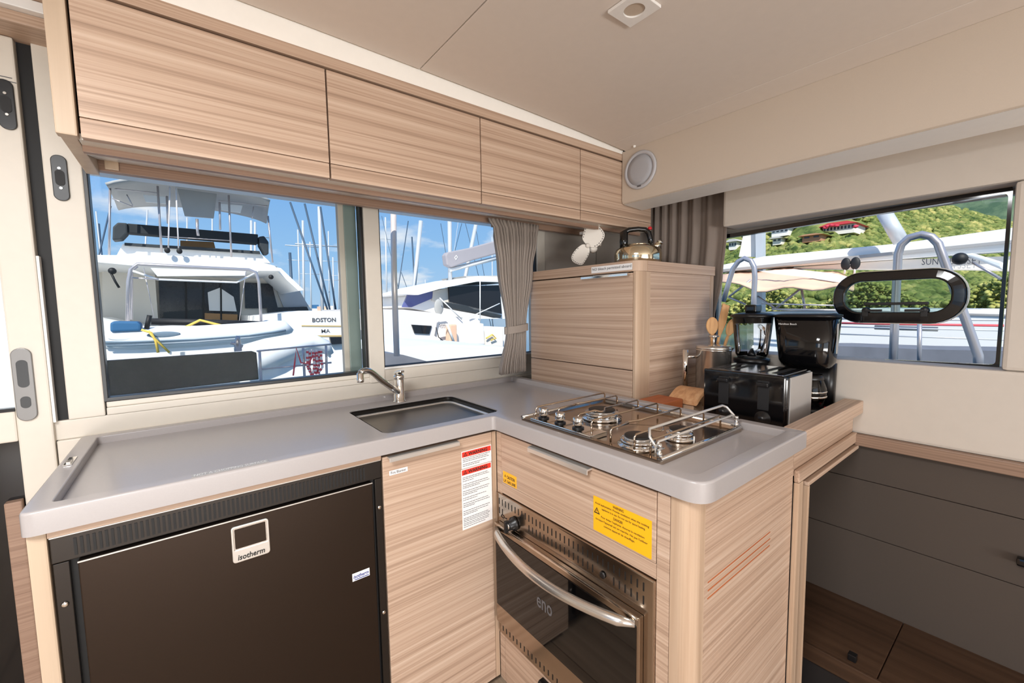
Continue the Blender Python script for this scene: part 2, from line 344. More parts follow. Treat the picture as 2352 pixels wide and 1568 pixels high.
def flush_plate(m, x, z, w, h, y, parent, holes, hm):
    pl = build('latch_plate', G().prism(xz(rrect(x, z, w, h, w*.48), y), (0, -.006, 0)), m, parent, bev=.0015)
    for (dz, hw, hh) in holes: build('recess', G().prism(xz(rrect(x, z+dz, hw, hh, min(hw, hh)*.49), y-.0062), (0, -.001, 0)), hm, pl)
    return pl
p = flush_plate('plate_steel', -.331, -.176, .036, .186, 1.60, d1, [(.028, .02, .07), (-.045, .018, .03)], 'black')
p = flush_plate('black', -.310, .512, .030, .118, 1.60, d1, [(0, .018, .04)], 'rubber')
for dz in (.026, -.024): build('screw', G().lathe((-.310, 1.5945, .512+dz), [(.004, 0), (.003, .002)], 10, (0, -1, 0)), 'steel', p)
p = flush_plate('black', -.232, .354, .030, .116, 1.612, d1, [(0, .018, .04)], 'rubber')
for dz in (.024, -.026): build('screw', G().lathe((-.232, 1.6065, .354+dz), [(.004, 0), (.003, .002)], 10, (0, -1, 0)), 'steel', p)
g = G()
for (u0, v0, u1, v1) in ((-30, 168, 28, 181), (-30, 176, 38, 192)):
    a = at(u0, v0, 'y', 1.5995); b = at(u1, v1, 'y', 1.5995); g.prism([a, b, b+Vector((0, 0, .002)), a+Vector((0, 0, .002))], (0, -.0004, 0))
build('notice_lines', g, 'ink_grey', d1)
# wall on the right with its recessed window
wr = thing('wall_right', 'pale padded wall around the long forward window', 'wall', (1.84, 0, FL), kind='structure')
panel_set(wr, 'cream_wall', [(1.78, 1.90, -3.2, .905, -.445, -.196), (1.78, 1.90, -3.2, .862, .316, .72), (1.78, 1.90, -3.2, .0825, -.1955, .3155)], bev=.010)
panel_set(wr, 'cream_wall', [(1.875, 1.93, .93, 1.62, -.5, .72), (1.905, 1.93, -3.2, .96, .30, .72), (1.905, 1.93, -3.2, .96, -.5, -.2)], bev=.002)
w3 = thing('window_3', 'long forward window with black border in a white reveal', 'window', (1.88, .5, -.2), kind='structure')
o = [(.090, -.200), (.94, -.222), (.94, .297), (.090, .3165)]; i = [(.098, -.190), (.92, -.210), (.92, .281), (.098, .300)]
o = roundpoly(o, [.006]*4, 4); i = roundpoly(i, [.012]*4, 4)
build('border', G().frame(yz(o, 1.862), yz(i, 1.862), (.02, 0, 0)), 'black_gloss', w3)
build('pane', G().prism(yz(i, 1.876), (.006, 0, 0)), 'pane', w3)
# opening portlight set in that window
hp = build('hatch_frame', G().frame(yz(rrect(.3265, .0145, .330, .172, .080, 8), 1.872), yz(rrect(.3265, .0165, .262, .104, .045, 8), 1.868), (-.030, 0, 0)), 'black_gloss', w3, bev=.006, seg=3, label='black oval hatch frame')
build('hatch_rim', G().frame(yz(rrect(.3265, .0145, .336, .178, .083, 8), 1.874), yz(rrect(.3265, .0145, .331, .173, .0805, 8), 1.874), (-.010, 0, 0)), 'steel', hp)
build('hatch_pane', G().prism(yz(rrect(.3265, .0165, .264, .106, .046, 8), 1.872), (.006, 0, 0)), 'tinted', hp)
bx('hatch_bar', 'black', hp, 1.838, 1.85, .243, .402, -.012, -.003, .002)
for ys, s in ((.398, -1), (.252, 1)):
    build('latch', G().lathe((1.848, ys, -.030), [(.002, -.014), (.011, -.012), (.012, 0), (.009, .008), (.001, .010)], 16, (-1, 0, 0)).box(1.829, 1.838, ys, ys+s*.045, -.034, -.026).box(1.835, 1.85, ys-.008, ys+.008, -.05, -.03), 'black', hp, bev=.001)
# soffit above the right wall
sp = thing('trim_2', 'long upholstered soffit along the right wall with a round loudspeaker', 'soffit', (1.65, 0, .43), kind='structure')
prof = [(1.555, .667), (1.553, .458), (1.558, .447), (1.570, .442), (1.690, .437), (1.690, .45), (1.778, .46), (1.778, .667)]
build('soffit_face', G().prism([(x, -3.2, z) for x, z in prof], (0, 4.397, 0)), 'vinyl', sp, bev=.002)
build('soffit_lit_strip', G().prism([(1.562, 1.19, .4425), (1.690, 1.19, .4345), (1.690, 1.19, .4365), (1.566, 1.19, .4445)], (0, -4.39, 0)), 'white', sp)  # white strip paints window light onto the vinyl underside
build('stud', G().ball((1.535, 1.12, .665), .006), 'white', sp)
t = bx('trim_3', 'oak_shaded_y', None, 1.762, 1.785, -3.2, .392, -.482, -.444, .003, label='brown wooden trim under the padded wall', cat='trim', kind='structure')  # oak darkened to paint in the shade below the wall
ws = thing('wall_stair', 'dark taupe panelled wall of the stairwell', 'wall', (1.81, -.5, -1.06), kind='structure')
for z0, z1 in ((-.607, -.484), (-.800, -.609), (-1.06, -.802)): bx('wall_panel', 'taupe_panel', ws, 1.80, 1.83, -3.2, 1.0, z0, z1, .0015)
bx('grab_handle', 'black_gloss', ws, 1.775, 1.80, -.16, .028, -.735, -.712, .006)
bx('end_board', 'taupe_panel', ws, 1.25, 1.80, .98, 1.0, -1.6, -.47)
ss = thing('floor_stair', 'dark wooden stair landing inside the stairwell', 'floor', (1.6, 0, -1.07), kind='structure')
for y0, y1 in ((-1.6, -.252), (-.25, .248), (.25, .98)): bx('landing_board', 'step_wood', ss, 1.465, 1.80, y0, y1, -1.08, -1.05, .002)
bx('nosing', 'step_wood', ss, 1.455, 1.4645, -1.6, .98, -1.10, -1.048, .003); bx('well_bottom', 'dark_gap', ss, 1.27, 1.80, -3.2, 1.0, -1.65, -1.60)
bx('riser', 'dark_gap', ss, 1.47, 1.48, -1.6, .98, -1.6, -1.08); bx('stop_block', 'black', ss, 1.48, 1.50, .30, .32, -1.0495, -1.03, .002)
bx('white_ledge', 'white', ss, 1.60, 1.72, .60, .72, -1.0495, -1.03, .003)
# the rest of the cabin behind the photographer
t = thing('wall_left', 'cream cabin wall with a long window on the far side', 'wall', (-2.43, -1, FL), kind='structure')
panel_set(t, 'cream_wall', [(-2.46, -2.4, -3.3, 1.68, FL, -.36), (-2.46, -2.4, -3.3, 1.68, .46, .74), (-2.46, -2.4, -3.3, -2.25, -.36, .46), (-2.46, -2.4, .45, 1.68, -.36, .46)])
t = thing('wall_rear', 'cream aft cabin wall with a wide open doorway', 'wall', (0, -3.23, FL), kind='structure')
panel_set(t, 'cream_wall', [(-2.46, -1.65, -3.26, -3.2, FL, .74), (1.05, 1.93, -3.26, -3.2, FL, .74), (-1.65, 1.05, -3.26, -3.2, .62, .74), (-1.65, 1.05, -3.26, -3.2, FL, -.95)])
t = thing('wall_under', 'white hull below the cabin windows', 'wall', (1.9, 0, -2.6), kind='structure')
panel_set(t, 'gelcoat', [(1.905, 1.96, -3.3, 1.7, -2.6, -.5), (-2.5, 1.93, 1.69, 1.75, -2.6, -.5)])
rf = thing('roof', 'white coachroof with an eave reaching past the windows', 'roof', (0, 0, .74), kind='structure')
bx('roof_top', 'gelcoat', rf, -2.7, 2.05, -3.5, 1.75, .76, .84, .01)
build('eave', G().prism([(-2.7, 1.68, .70), (-2.7, 2.38, .548), (-2.7, 2.41, .56), (-2.7, 1.75, .80), (-2.7, 1.68, .80)], (4.75, 0, 0)), 'gelcoat', rf)
# ================================================================ FIXED FURNITURE
# --- overhead locker
oc = thing('overhead_locker', 'long oak overhead locker with three lift-up doors above the windows', 'cabinet', (.8, 1.38, .315))
bx('carcass', 'dark_gap', oc, -.140, 1.775, 1.222, 1.60, .41, .64)
bx('top_rail', 'oak_x', oc, -.141, 1.777, 1.199, 1.225, .632, .668, .002)
bx('end_stile', 'oak_pale_z', oc, -.174, -.143, 1.199, 1.225, .349, .90, .003)
bx('end_panel', 'oak_pale_z', oc, -.172, -.147, 1.225, 1.515, .352, .90, .002)
for k, (a, b) in enumerate(((-.1385, .3285), (.3325, .8105), (.8145, 1.2905), (1.2945, 1.777))):
    dr = bx('door' if k < 3 else 'fixed_panel', 'oak_x', oc, a, b, 1.2, 1.219, .3885, .6255, .001)
    bx('finger_strip', 'oak_x', dr, a, b, 1.2, 1.222, .349, .3870, .002)
mat('oak_plain', (190, 163, 140), .42, noise=.07, nscale=60); mat('pelmet_sheen', (214, 207, 194), .22)  # second colour is pale to paint window reflection on the locker undersides
bx('bottom_board', 'pelmet_sheen', oc, -.145, 1.777, 1.2225, 1.258, .350, .362)
bx('lower_batten', 'oak_dark_x', oc, -.145, 1.777, 1.258, 1.275, .337, .362, .001)
build('soffit_board', G().prism([(-.145, 1.2755, .3385), (-.145, 1.5, .387), (-.145, 1.5, .40), (-.145, 1.2755, .365)], (1.9, 0, 0)), 'pelmet_sheen', oc)
bx('pelmet', 'oak_dark_x', oc, -.15, 1.775, 1.5, 1.525, .361, .399, .002)
bx('pelmet_clip', 'oak_pale_z', oc, -.135, -.108, 1.492, 1.4995, .365, .395, .002)
# --- worktop
XI, YF, YP, XR, YB, XL = .729, 1.035, .375, 1.25, 1.603, -.24
ZT, ZW, ZB = -.33, -.350, -.372
outer = [(XL, YF), (XI, YF), (XI, YP), (XR, YP), (XR, YB), (XL, YB)]
ro = roundpoly(outer, [.020, .012, .045, .003, .022, .014], 6)
ri = roundpoly(inset(outer, .036), [.010, .014, .022, .010, .010, .010], 6)
sk = rrect(.6275, 1.31, .405, .345, .03, 6)
def worktop():
    g = G(); b = g.b
    lo = loop3(ro, ZB); li = loop3(ri, ZW); rx = inset(ri, -.003)
    g.loft([lo, loop3(ro, ZT-.005), loop3(inset(ro, .0015), ZT-.0015), loop3(inset(ro, .005), ZT), loop3(rx, ZT), loop3(inset(ri, -.0008), ZT-.001), loop3(ri, ZT-.003), li], cap=False, sm=True)
    filled(g, li, loop3(sk, ZW)); filled(g, lo, loop3(sk, ZB)); g.loft([loop3(sk, ZW), loop3(sk, ZB)], cap=False)
    return g
wt = build('worktop', worktop(), 'counter', label='L-shaped grey composite worktop with raised lip', cat='worktop')
wt.modifiers.new('face_weighted_normals', 'WEIGHTED_NORMAL').keep_sharp = True
# label strip on the worktop edge, and small chrome catch on its left lip
st = thing('worktop_sticker', 'clear warning strip lettered along the worktop front above the fridge', 'sticker', (.06, 1.05, ZT+.0003))
bx('strip', 'panel_grey', st, -.008, .128, 1.0415, 1.0595, ZT+.0003, ZT+.0008)
text('NOT A CHOPPING SURFACE', (-.004, 1.0445, ZT+.0009), (1, 0, 0), (0, 1, 0), .128, .012, 'sticker_white', st)
t = thing('catch_plate', 'small chrome catch plate on the left lip of the worktop', 'catch', (-.222, 1.34, ZT))
bx('plate', 'chrome', t, -.229, -.215, 1.31, 1.375, ZT+.0003, ZT+.002, .0005); bx('tongue', 'steel', t, -.226, -.218, 1.32, 1.34, ZT+.002, ZT+.005, .001)
# --- sink
sn = thing('sink', 'brushed steel sink bowl sunk in the grey worktop', 'sink', (.6275, 1.31, -.53))
so = rrect(.6275, 1.31, .401, .341, .028, 6); si = rrect(.6275, 1.31, .385, .325, .035, 6); sb = rrect(.6275, 1.31, .33, .27, .05, 6)
build('rim', G().loft([loop3(so, ZW-.003), loop3(so, ZW-.018), loop3(rrect(.6275, 1.31, .393, .333, .028, 6), ZW-.018), loop3(rrect(.6275, 1.31, .393, .333, .028, 6), ZW-.003)], cap=False), 'black', sn)  # black stands for sealant and the shade under the worktop edge
build('flange', G().loft([loop3(rrect(.6275, 1.31, .400, .340, .028, 6), ZW-.0195), loop3(rrect(.6275, 1.31, .384, .324, .035, 6), ZW-.0185), loop3(rrect(.6275, 1.31, .379, .319, .035, 6), ZW-.024)], cap=False), 'satin', sn)
build('bowl', G().loft([loop3(rrect(.6275, 1.31, .379, .319, .035, 6), ZW-.0245), loop3(rrect(.6275, 1.31, .372, .312, .040, 6), -.50), loop3(rrect(.6275, 1.31, .35, .29, .05, 6), -.525), loop3(rrect(.6275, 1.31, .30, .24, .05, 6), -.53)], cap=True), 'sink_steel', sn)
build('drain', G().lathe((.6275, 1.31, -.5295), [(.03, 0), (.03, .002), (.018, .002), (.012, -.0002)], 24), 'chrome', sn)
# --- tap
fx, fy = .627, 1.512
tp = thing('mixer_tap', 'chrome single-lever mixer tap behind the sink', 'tap', (fx, fy, ZW))
build('body', G().lathe((fx, fy, ZW), [(.025, 0), (.025, .004), (.0205, .006), (.0205, .028), (.019, .030), (.0195, .085), (.019, .088), (.0205, .09), (.0205, .098), (.018, .104), (.010, .108)], 28), 'chrome', tp)
build('lever', G().loft([[(fx+dx*w, fy+dy, ZW+z+dz) for dx, dz in ((-1, -.004), (1, -.004), (1, .004), (-1, .004))] for dy, w, z in ((.016, .016, .100), (.0, .0165, .110), (-.014, .013, .116), (-.030, .010, .119), (-.036, .008, .119))], sm=False), 'chrome', tp, bev=.002)
spt = [(fx-.008, fy-.008, ZW+.040), (fx-.05, fy-.036, ZW+.070), (fx-.095, fy-.066, ZW+.104), (fx-.125, fy-.086, ZW+.131), (fx-.143, fy-.098, ZW+.143), (fx-.158, fy-.108, ZW+.148), (fx-.172, fy-.117, ZW+.148), (fx-.182, fy-.124, ZW+.142)]
build('spout', G().tube(spt, [.012, .011, .0105, .010, .010, .010, .010, .0105], 14), 'chrome', tp)
build('nozzle', G().lathe((fx-.183, fy-.125, ZW+.112), [(.0095, 0), (.011, .001), (.0115, .012), (.0105, .013), (.011, .03), (.006, .034)], 20), 'chrome', tp)
# --- fridge
fr = thing('fridge', 'dark steel front-opening fridge under the worktop', 'fridge', (.085, 1.3, FL+.05))
bx('body', 'fridge_dark', fr, -.203, .372, 1.062, 1.58, -1.17, -.392)
vg = bx('vent_panel', 'fridge_frame', fr, -.209, .378, 1.049, 1.062, -.4345, -.3875, .0015)
g = G()
for i in range(64):
    x = -.180+i*(.520/64); g.box(x, x+.0042, 1.0478, 1.050, -.4275, -.396)
build('vent_slots', g, 'fridge_dark', fr, kind='stuff')
bx('top_edge', 'satin', vg, -.209, .378, 1.047, 1.050, -.3885, -.3865, .0005)
for a, b in ((-.208, -.188), (.361, .378)):
    fl = bx('side_flange', 'fridge_frame', fr, a, b, 1.050, 1.064, -1.17, -.436, .001)
    for z in (-.512, -.80, -1.05): build('screw', G().lathe(((a+b)/2, 1.0495, z), [(.0055, 0), (.004, .0025), (.0015, .0028)], 12, (0, -1, 0)), 'chrome', fl)
fd = bx('door', 'fridge_door', fr, -.176, .351, 1.040, 1.0615, -1.16, -.4375, .002)
bx('door_edge', 'satin', fd, -.176, .351, 1.0385, 1.0405, -.4395, -.4372)
o = rrect(.084, -.4915, .069, .079, .006, 4); i = rrect(.084, -.480, .061, .047, .002, 4)
hd = build('handle', G().frame(xz(o, 1.0395), xz(i, 1.0395), (0, -.004, 0)), 'satin', fd, bev=.001)
build('handle_pocket', G().frame(xz(rrect(.084, -.480, .061, .047, .002, 4), 1.0392), xz(rrect(.084, -.480, .057, .043, .002, 4), 1.0392), (0, -.002, 0)), 'steel', hd)
bx('handle_flap', 'fridge_door', hd, .0555, .1125, 1.0375, 1.0395, -.5015, -.4585)
text('isotherm', (.0585, 1.0352, -.5265), (1, 0, 0), (0, 0, 1), .050, .012, 'ink', hd, bold=.02, italic=.15)
sk1 = bx('sticker', 'sticker_white', fd, .291, .334, 1.0392, 1.0398, -.6765, -.6565)
text('isotherm', (.2935, 1.0390, -.670), (1, 0, 0), (0, 0, 1), .038, .0095, 'ink_blue', sk1, bold=.02, italic=.15)
bx('sticker_band', 'ink_blue', sk1, .296, .332, 1.0389, 1.0392, -.6745, -.6725)
# --- wooden post left of fridge, side of the run
t = thing('fridge_surround', 'pale wooden post and plinth framing the fridge', 'cabinet', (.08, 1.3, FL))
bx('post', 'oak_pale_z', t, -.235, -.211, 1.047, 1.59, FL+.002, -.373, .003); bx('head_strip', 'oak_x', t, -.2105, .379, 1.048, 1.061, -.3862, -.3725); bx('plinth', 'dark_gap', t, -.21, .379, 1.09, 1.11, FL+.002, -1.175)
# --- sink cupboard
sc_ = thing('sink_cupboard', 'oak cupboard under the sink with two red warning stickers', 'cabinet', (.55, 1.3, FL))
bx('carcass', 'dark_gap', sc_, .383, .742, 1.068, 1.59, FL+.03, -.56); bx('plinth', 'dark_gap', sc_, .383, .74, 1.085, 1.10, FL+.002, FL+.03)
dr = bx('door', 'oak_x', sc_, .3825, .7275, 1.049, 1.067, -1.195, -.3825, .0015)
build('handle', G().prism([(.395, 1.049, -.3822), (.395, 1.034, -.3822), (.395, 1.030, -.385), (.395, 1.030, -.394), (.395, 1.033, -.394), (.395, 1.033, -.387), (.395, 1.049, -.387)], (.209, 0, 0)), 'satin', dr, bev=.0006)
bx('corner_filler', 'oak_z', sc_, .7285, .744, 1.049, 1.064, -1.195, -.3825)
def sticker(parent, o, xd, w, h, m, nm='sticker'):     # o: lower-left corner on a vertical face; xd: reading direction
    o = Vector(o); xd = Vector(xd); n = xd.cross(Vector((0, 0, 1)))
    pts = [o+n*.0002, o+xd*w+n*.0002, o+xd*w+Vector((0, 0, h))+n*.0002, o+Vector((0, 0, h))+n*.0002]
    return build(nm, G().prism(pts, n*.0004), m, parent)
def bars(parent, o, xd, w, rows, bar_h, m, seed=1, nm='print_lines'):
    rnd = random.Random(seed); o = Vector(o); xd = Vector(xd); n = xd.cross(Vector((0, 0, 1))); g = G()
    for z, f in rows:
        x = 0
        while x < w*f-.002:
            L = min(rnd.uniform(.004, .011), w*f-x); a = o+xd*x+n*.0007+Vector((0, 0, z))
            g.prism([a, a+xd*L, a+xd*L+Vector((0, 0, bar_h)), a+Vector((0, 0, bar_h))], n*.0002); x += L+.0012
    return build(nm, g, m, parent)
def tri(parent, c, xd, s, m1):
    c = Vector(c); xd = Vector(xd); n = xd.cross(Vector((0, 0, 1))); Z = Vector((0, 0, 1))
    f = lambda k: [c+xd*(-.5*k)+Z*(-.36*k)+n*.0008, c+xd*(.5*k)+Z*(-.36*k)+n*.0008, c+Z*(.5*k)+n*.0008]
    return build('warning_triangle', G().frame(f(s), f(s*.62), n*.0002).prism([c+xd*-s*.04+Z*-s*.1+n*.0008, c+xd*s*.04+Z*-s*.1+n*.0008, c+xd*s*.05+Z*s*.15+n*.0008, c-xd*s*.05+Z*s*.15+n*.0008], n*.0002), m1, parent)
X3 = (1, 0, 0); yd = 1.049
s1 = sticker(dr, (.6185, yd, -.4735), X3, .107, .052, 'sticker_white', 'warning_sticker')
rb = sticker(s1, (.6205, yd-.0003, -.4395), X3, .103, .0155, 'red', 'red_band'); text('WARNING', (.6425, yd-.0008, -.4372), X3, (0, 0, 1), .068, .0105, 'ink', rb, bold=.03); tri(rb, (.632, yd-.0003, -.432), X3, .013, 'ink')
bars(s1, (.6225, yd, -.470), X3, .098, [(.026, 1), (.021, .9), (.016, .95), (.008, .85), (.003, .6)], .0016, 'ink_grey', 3)
s2 = sticker(dr, (.6165, yd, -.661), X3, .1085, .1855, 'sticker_white', 'warning_sticker')
rb = sticker(s2, (.6185, yd-.0003, -.4935), X3, .104, .0155, 'red', 'red_band'); text('WARNING', (.6405, yd-.0008, -.4912), X3, (0, 0, 1), .069, .0105, 'ink', rb, bold=.03); tri(rb, (.630, yd-.0003, -.486), X3, .013, 'ink')
bars(s2, (.6205, yd, -.657), X3, .1, [(.155, .9), (.150, .95), (.144, .4), (.134, .9), (.128, .95), (.123, .6), (.113, .95), (.107, .9), (.102, .5), (.092, .85), (.086, .5), (.076, .9), (.070, .95), (.065, .4), (.052, .95), (.046, .9), (.041, .5), (.030, .9), (.025, .95), (.020, .9), (.014, .95), (.009, .9), (.003, .8)], .0016, 'ink_grey', 5)
s3 = sticker(dr, (.3995, yd, -.4355), X3, .051, .0125, 'sticker_white', 'name_sticker'); text('Fire Blanket', (.4035, yd-.0008, -.4325), X3, (0, 0, 1), .042, .0072, 'ink', s3)
# --- oven cabinet (faces -x), corner post and end panel
ov = thing('oven_cabinet', 'oak peninsula cabinet holding the oven with rounded corner post', 'cabinet', (1.0, .75, FL))
FXP = .745; YD = (0, -1, 0)
bx('stile', 'oak_y', ov, FXP, .763, 1.023, 1.047, -1.20, -.3825, .001); bx('top_rail', 'oak_y', ov, FXP, .763, .4815, 1.0225, -.572, -.539, .001)
bx('stile', 'oak_y', ov, FXP, .763, .4515, .4805, -1.20, -.3825, .001)
df = bx('drawer_front', 'oak_y', ov, FXP-.001, .763, .4825, 1.0215, -.5375, -.3835, .0015)
build('handle', G().prism([(FXP-.001, .655, -.3832), (FXP-.016, .655, -.3832), (FXP-.020, .655, -.386), (FXP-.020, .655, -.397), (FXP-.017, .655, -.397), (FXP-.017, .655, -.388), (FXP-.001, .655, -.388)], (0, .218, 0)), 'satin', df, bev=.0006)
lw = bx('lower_drawer', 'oak_y', ov, FXP, .763, .4825, 1.0215, -1.20, -1.045, .0015)
build('handle', G().prism([(FXP, .60, -1.052), (FXP-.016, .60, -1.052), (FXP-.020, .60, -1.056), (FXP-.020, .60, -1.068), (FXP-.017, .60, -1.068), (FXP, .60, -1.058)], (0, .24, 0)), 'black', lw, bev=.0006)
bx('plinth', 'dark_gap', ov, .78, .80, .45, 1.05, FL+.002, -1.20)
pp = [(.745, .450)]+[(.745+.032*(1-math.cos(math.radians(a))), .432-.030*math.sin(math.radians(a))) for a in range(0, 91, 10)]+[(.790, .402), (.80, .45)]
build('corner_post', G().prism(loop3(pp, FL+.002), (0, 0, -.373-FL-.002)), 'oak_z', ov)
ep = bx('end_panel', 'oak_x', ov, .791, 1.249, .4025, .42, FL+.002, -.373, .0008)
for (u0, v0, u1, v1) in ((1626, 1337, 1769, 1222), (1626, 1357, 1769, 1236), (1625, 1375, 1768, 1252)):
    a = at(u0, v0, 'y', .402); b = at(u1, v1, 'y', .402); bx('groove', 'red_wood', ep, a.x, b.x, .4018, .4026, (a.z+b.z)/2-.0012, (a.z+b.z)/2+.0012)
bx('inner_wall', 'dark_gap', ov, .80, 1.24, .425, 1.02, -1.2, -1.1)
y1 = sticker(df, (FXP-.001, 1.013, -.5345), YD, .066, .036, 'yellow', 'caution_sticker')
text('CAUTION', (FXP-.0021, .993, -.517), YD, (0, 0, 1), .038, .010, 'ink', y1, bold=.02); text('L.P. GAS LINE', (FXP-.0021, 1.009, -.531), YD, (0, 0, 1), .057, .009, 'ink', y1, bold=.02); tri(y1, (FXP-.001, 1.002, -.5115), YD, .009, 'ink')
y2 = sticker(df, (FXP-.001, .651, -.533), YD, .159, .084, 'yellow', 'warning_sticker')
for s, dx, dz, w in (('WARNING', .058, .0745, .030), ('Avoid asphyxiation. Provide ventilation when the cooking', .006, .0655, .147), ('appliance is in use. Do not use for space heating.', .026, .0565, .118), ('DANGER', .060, .0470, .026), ("Pour \u00e9viter l'asphyxie. Assurez la ventilation", .024, .037, .118), ("lorsque l'appareil est en marche. Ne pas l'utiliser", .008, .0275, .142), ('comme appareil de chauffage.', .032, .0175, .086)):
    text(s, (FXP-.0021, .651-dx, -.533+dz), YD, (0, 0, 1), w, .0062, 'ink', y2, bold=.008)
tri(y2, (FXP-.001, .640, -.483), YD, .018, 'ink')
# --- oven
on_ = thing('oven', 'built-in steel gas oven with black glass door and bowed handle', 'oven', (.86, .76, -1.035))
bx('box', 'fridge_dark', on_, .752, 1.16, .50, 1.02, -1.03, -.58)
bx('front_plate', 'oven_steel', on_, .738, .751, .481, 1.042, -1.036, -.5745, .003)
g = G()
for r, z in enumerate((-.5985, -.6285)):
    for i in range(34):
        y = 1.028-i*.0158
        if r == 1 and (.90 < y < 1.0 or .60 < y < .64): continue
        g.box(.7374, .7385, y-.0016, y+.0016, z-.0095, z+.0095)
for i in range(30): g.box(.7374, .7385, 1.02-i*.0175-.0018, 1.02-i*.0175+.0018, -1.022, -.998)
build('vent_slots', g, 'fridge_dark', on_, kind='stuff')
od = bx('door', 'oven_steel', on_, .722, .7375, .505, 1.032, -.985, -.662, .0025)
bx('glass', 'dark_glass', od, .7205, .7222, .512, 1.027, -.925, -.684, .001)
text('eno', (.7203, .835, -.822), YD, (0, 0, 1), .062, .03, 'ink_grey', od, bold=.015)
hp_ = []
for k in range(17):
    s = k/16; hp_.append((.716-.052*math.sin(math.pi*s)**.8 if 0 < s < 1 else .72, 1.022-s*.507, -.679-.006*math.sin(math.pi*s)))
build('handle', G().tube(hp_, [.007]+[.012]*15+[.007], 14), 'steel', od)
bx('top_trim', 'chrome', od, .7195, .7225, .508, 1.03, -.668, -.662, .001)
kb = build('knob', G().lathe((.737, .952, -.640), [(.020, 0), (.020, .006), (.015, .008), (.014, .024), (.012, .026), (.002, .026)], 24, (-1, 0, 0)), 'black', on_)
build('knob_cap', G().lathe((.711, .952, -.640), [(.010, 0), (.009, .002), (.001, .0025)], 18, (-1, 0, 0)), 'chrome', kb)
bx('knob_grip', 'black', kb, .700, .713, .948, .956, -.658, -.622, .002)
build('igniter', G().lathe((.737, .617, -.628), [(.0085, 0), (.008, .003), (.004, .004)], 16, (-1, 0, 0)), 'black', on_)
t = text('o-', (.7376, 1.02, -.648), YD, (0, 0, 1), .03, .012, 'ink', on_, name='pictogram')
# --- gas hob
hb = thing('gas_hob', 'polished steel three-burner gas hob with wire fiddle rails', 'hob', (1.0, .76, ZW))
tr = rrect(1.0, .755, .395, .49, .012, 4)
build('tray', G().loft([loop3(tr, ZW+.0005), loop3(tr, ZW+.010), loop3(inset(tr, .012), ZW+.011), loop3(inset(tr, .016), ZW+.004)], cap=True, sm=False), 'oven_steel', hb)
for a, b in (((.806, .515), (1.194, .515)), ((1.194, .515), (1.194, .995)), ((1.194, .995), (.806, .995))):
    build('edge_tube', G().tube([(a[0], a[1], ZW+.011), (b[0], b[1], ZW+.011)], .0055, 10), 'chrome', hb)
for (x, y, r) in ((1.0, .842, .052), (.862, .612, .042), (.992, .578, .033)):
    br = build('burner', G().lathe((x, y, ZW+.0045), [(r*1.15, 0), (r*1.18, .006), (r*.95, .008), (r*.92, .012), (r*1.02, .013), (r*1.0, .019), (r*.8, .020)], 32), 'chrome', hb)
    build('burner_ring', G().lathe((x, y, ZW+.0242), [(r*.78, 0), (r*.80, .003), (r*.76, .0055)], 32), 'steel', br)
    build('burner_cap', G().lathe((x, y, ZW+.0298), [(r*.76, 0), (r*.78, .003), (r*.72, .0045), (r*.2, .0055)], 32), 'burner', br)
    build('igniter', G().tube([(x-r*.2, y-r*1.3, ZW+.004), (x-r*.2, y-r*1.3, ZW+.022)], .002, 8), 'white', br)
bx('control_block', 'chrome', hb, .806, .872, .715, .955, ZW+.0045, ZW+.0165, .002)
for y in (.925, .855, .785):
    k = build('knob', G().lathe((.834, y, ZW+.0167), [(.0165, 0), (.0165, .003), (.010, .004), (.010, .010)], 20), 'black', hb)
    build('knob_top', G().lathe((.834, y, ZW+.0268), [(.0135, 0), (.0148, .001), (.0142, .019), (.012, .021), (.002, .021)], 20), 'chrome', k)
ZR = ZW+.046
def wire(y, x0, x1, wave=0, z=ZR, m='wire_steel', r=.0027, name='rail_wire'):
    pts = [(x0, y, ZW+.011), (x0, y, z-.006), (x0+.006, y, z)]
    if wave: pts += [(x0+.07, y, z), (x0+.085, y+wave, z-.004), (x0+.10, y+wave, z-.004), (x0+.115, y, z)]
    pts += [(x1-.006, y, z), (x1, y, z-.006), (x1, y, ZW+.011)]
    return build(name, G().tube(pts, r, 8), m, hb)
wire(.955, .83, 1.15, 0); wire(.898, .87, 1.145, .018); wire(.81, .86, 1.14, -.012); wire(.742, .84, 1.145, 0); wire(.662, .82, 1.14, .018); wire(.592, .82, 1.14, -.012); wire(.545, .815, 1.14, 0)
cl = [(.812, .530, ZR-.012), (.812, .545, ZR+.008), (.825, .555, ZR+.022), (1.17, .555, ZR+.022), (1.185, .55, ZR+.016), (1.19, .535, ZR-.002), (1.19, .528, ZR-.01)]
build('pot_holder', G().tube(cl, .0034, 8), 'satin', hb)
build('pot_holder', G().tube([(.812, .528, ZR-.012), (.82, .528, ZR), (1.17, .528, ZR), (1.185, .528, ZR-.012)], .0028, 8), 'satin', hb)
for x in (.815, 1.183): build('clamp', G().lathe((x, .522, ZW+.011), [(.006, 0), (.006, .012), (.004, .013), (.004, .024), (.006, .025), (.005, .032)], 12).tube([(x-.008, .522, ZW+.03), (x+.012, .518, ZW+.032)], .0022, 8), 'chrome', hb)
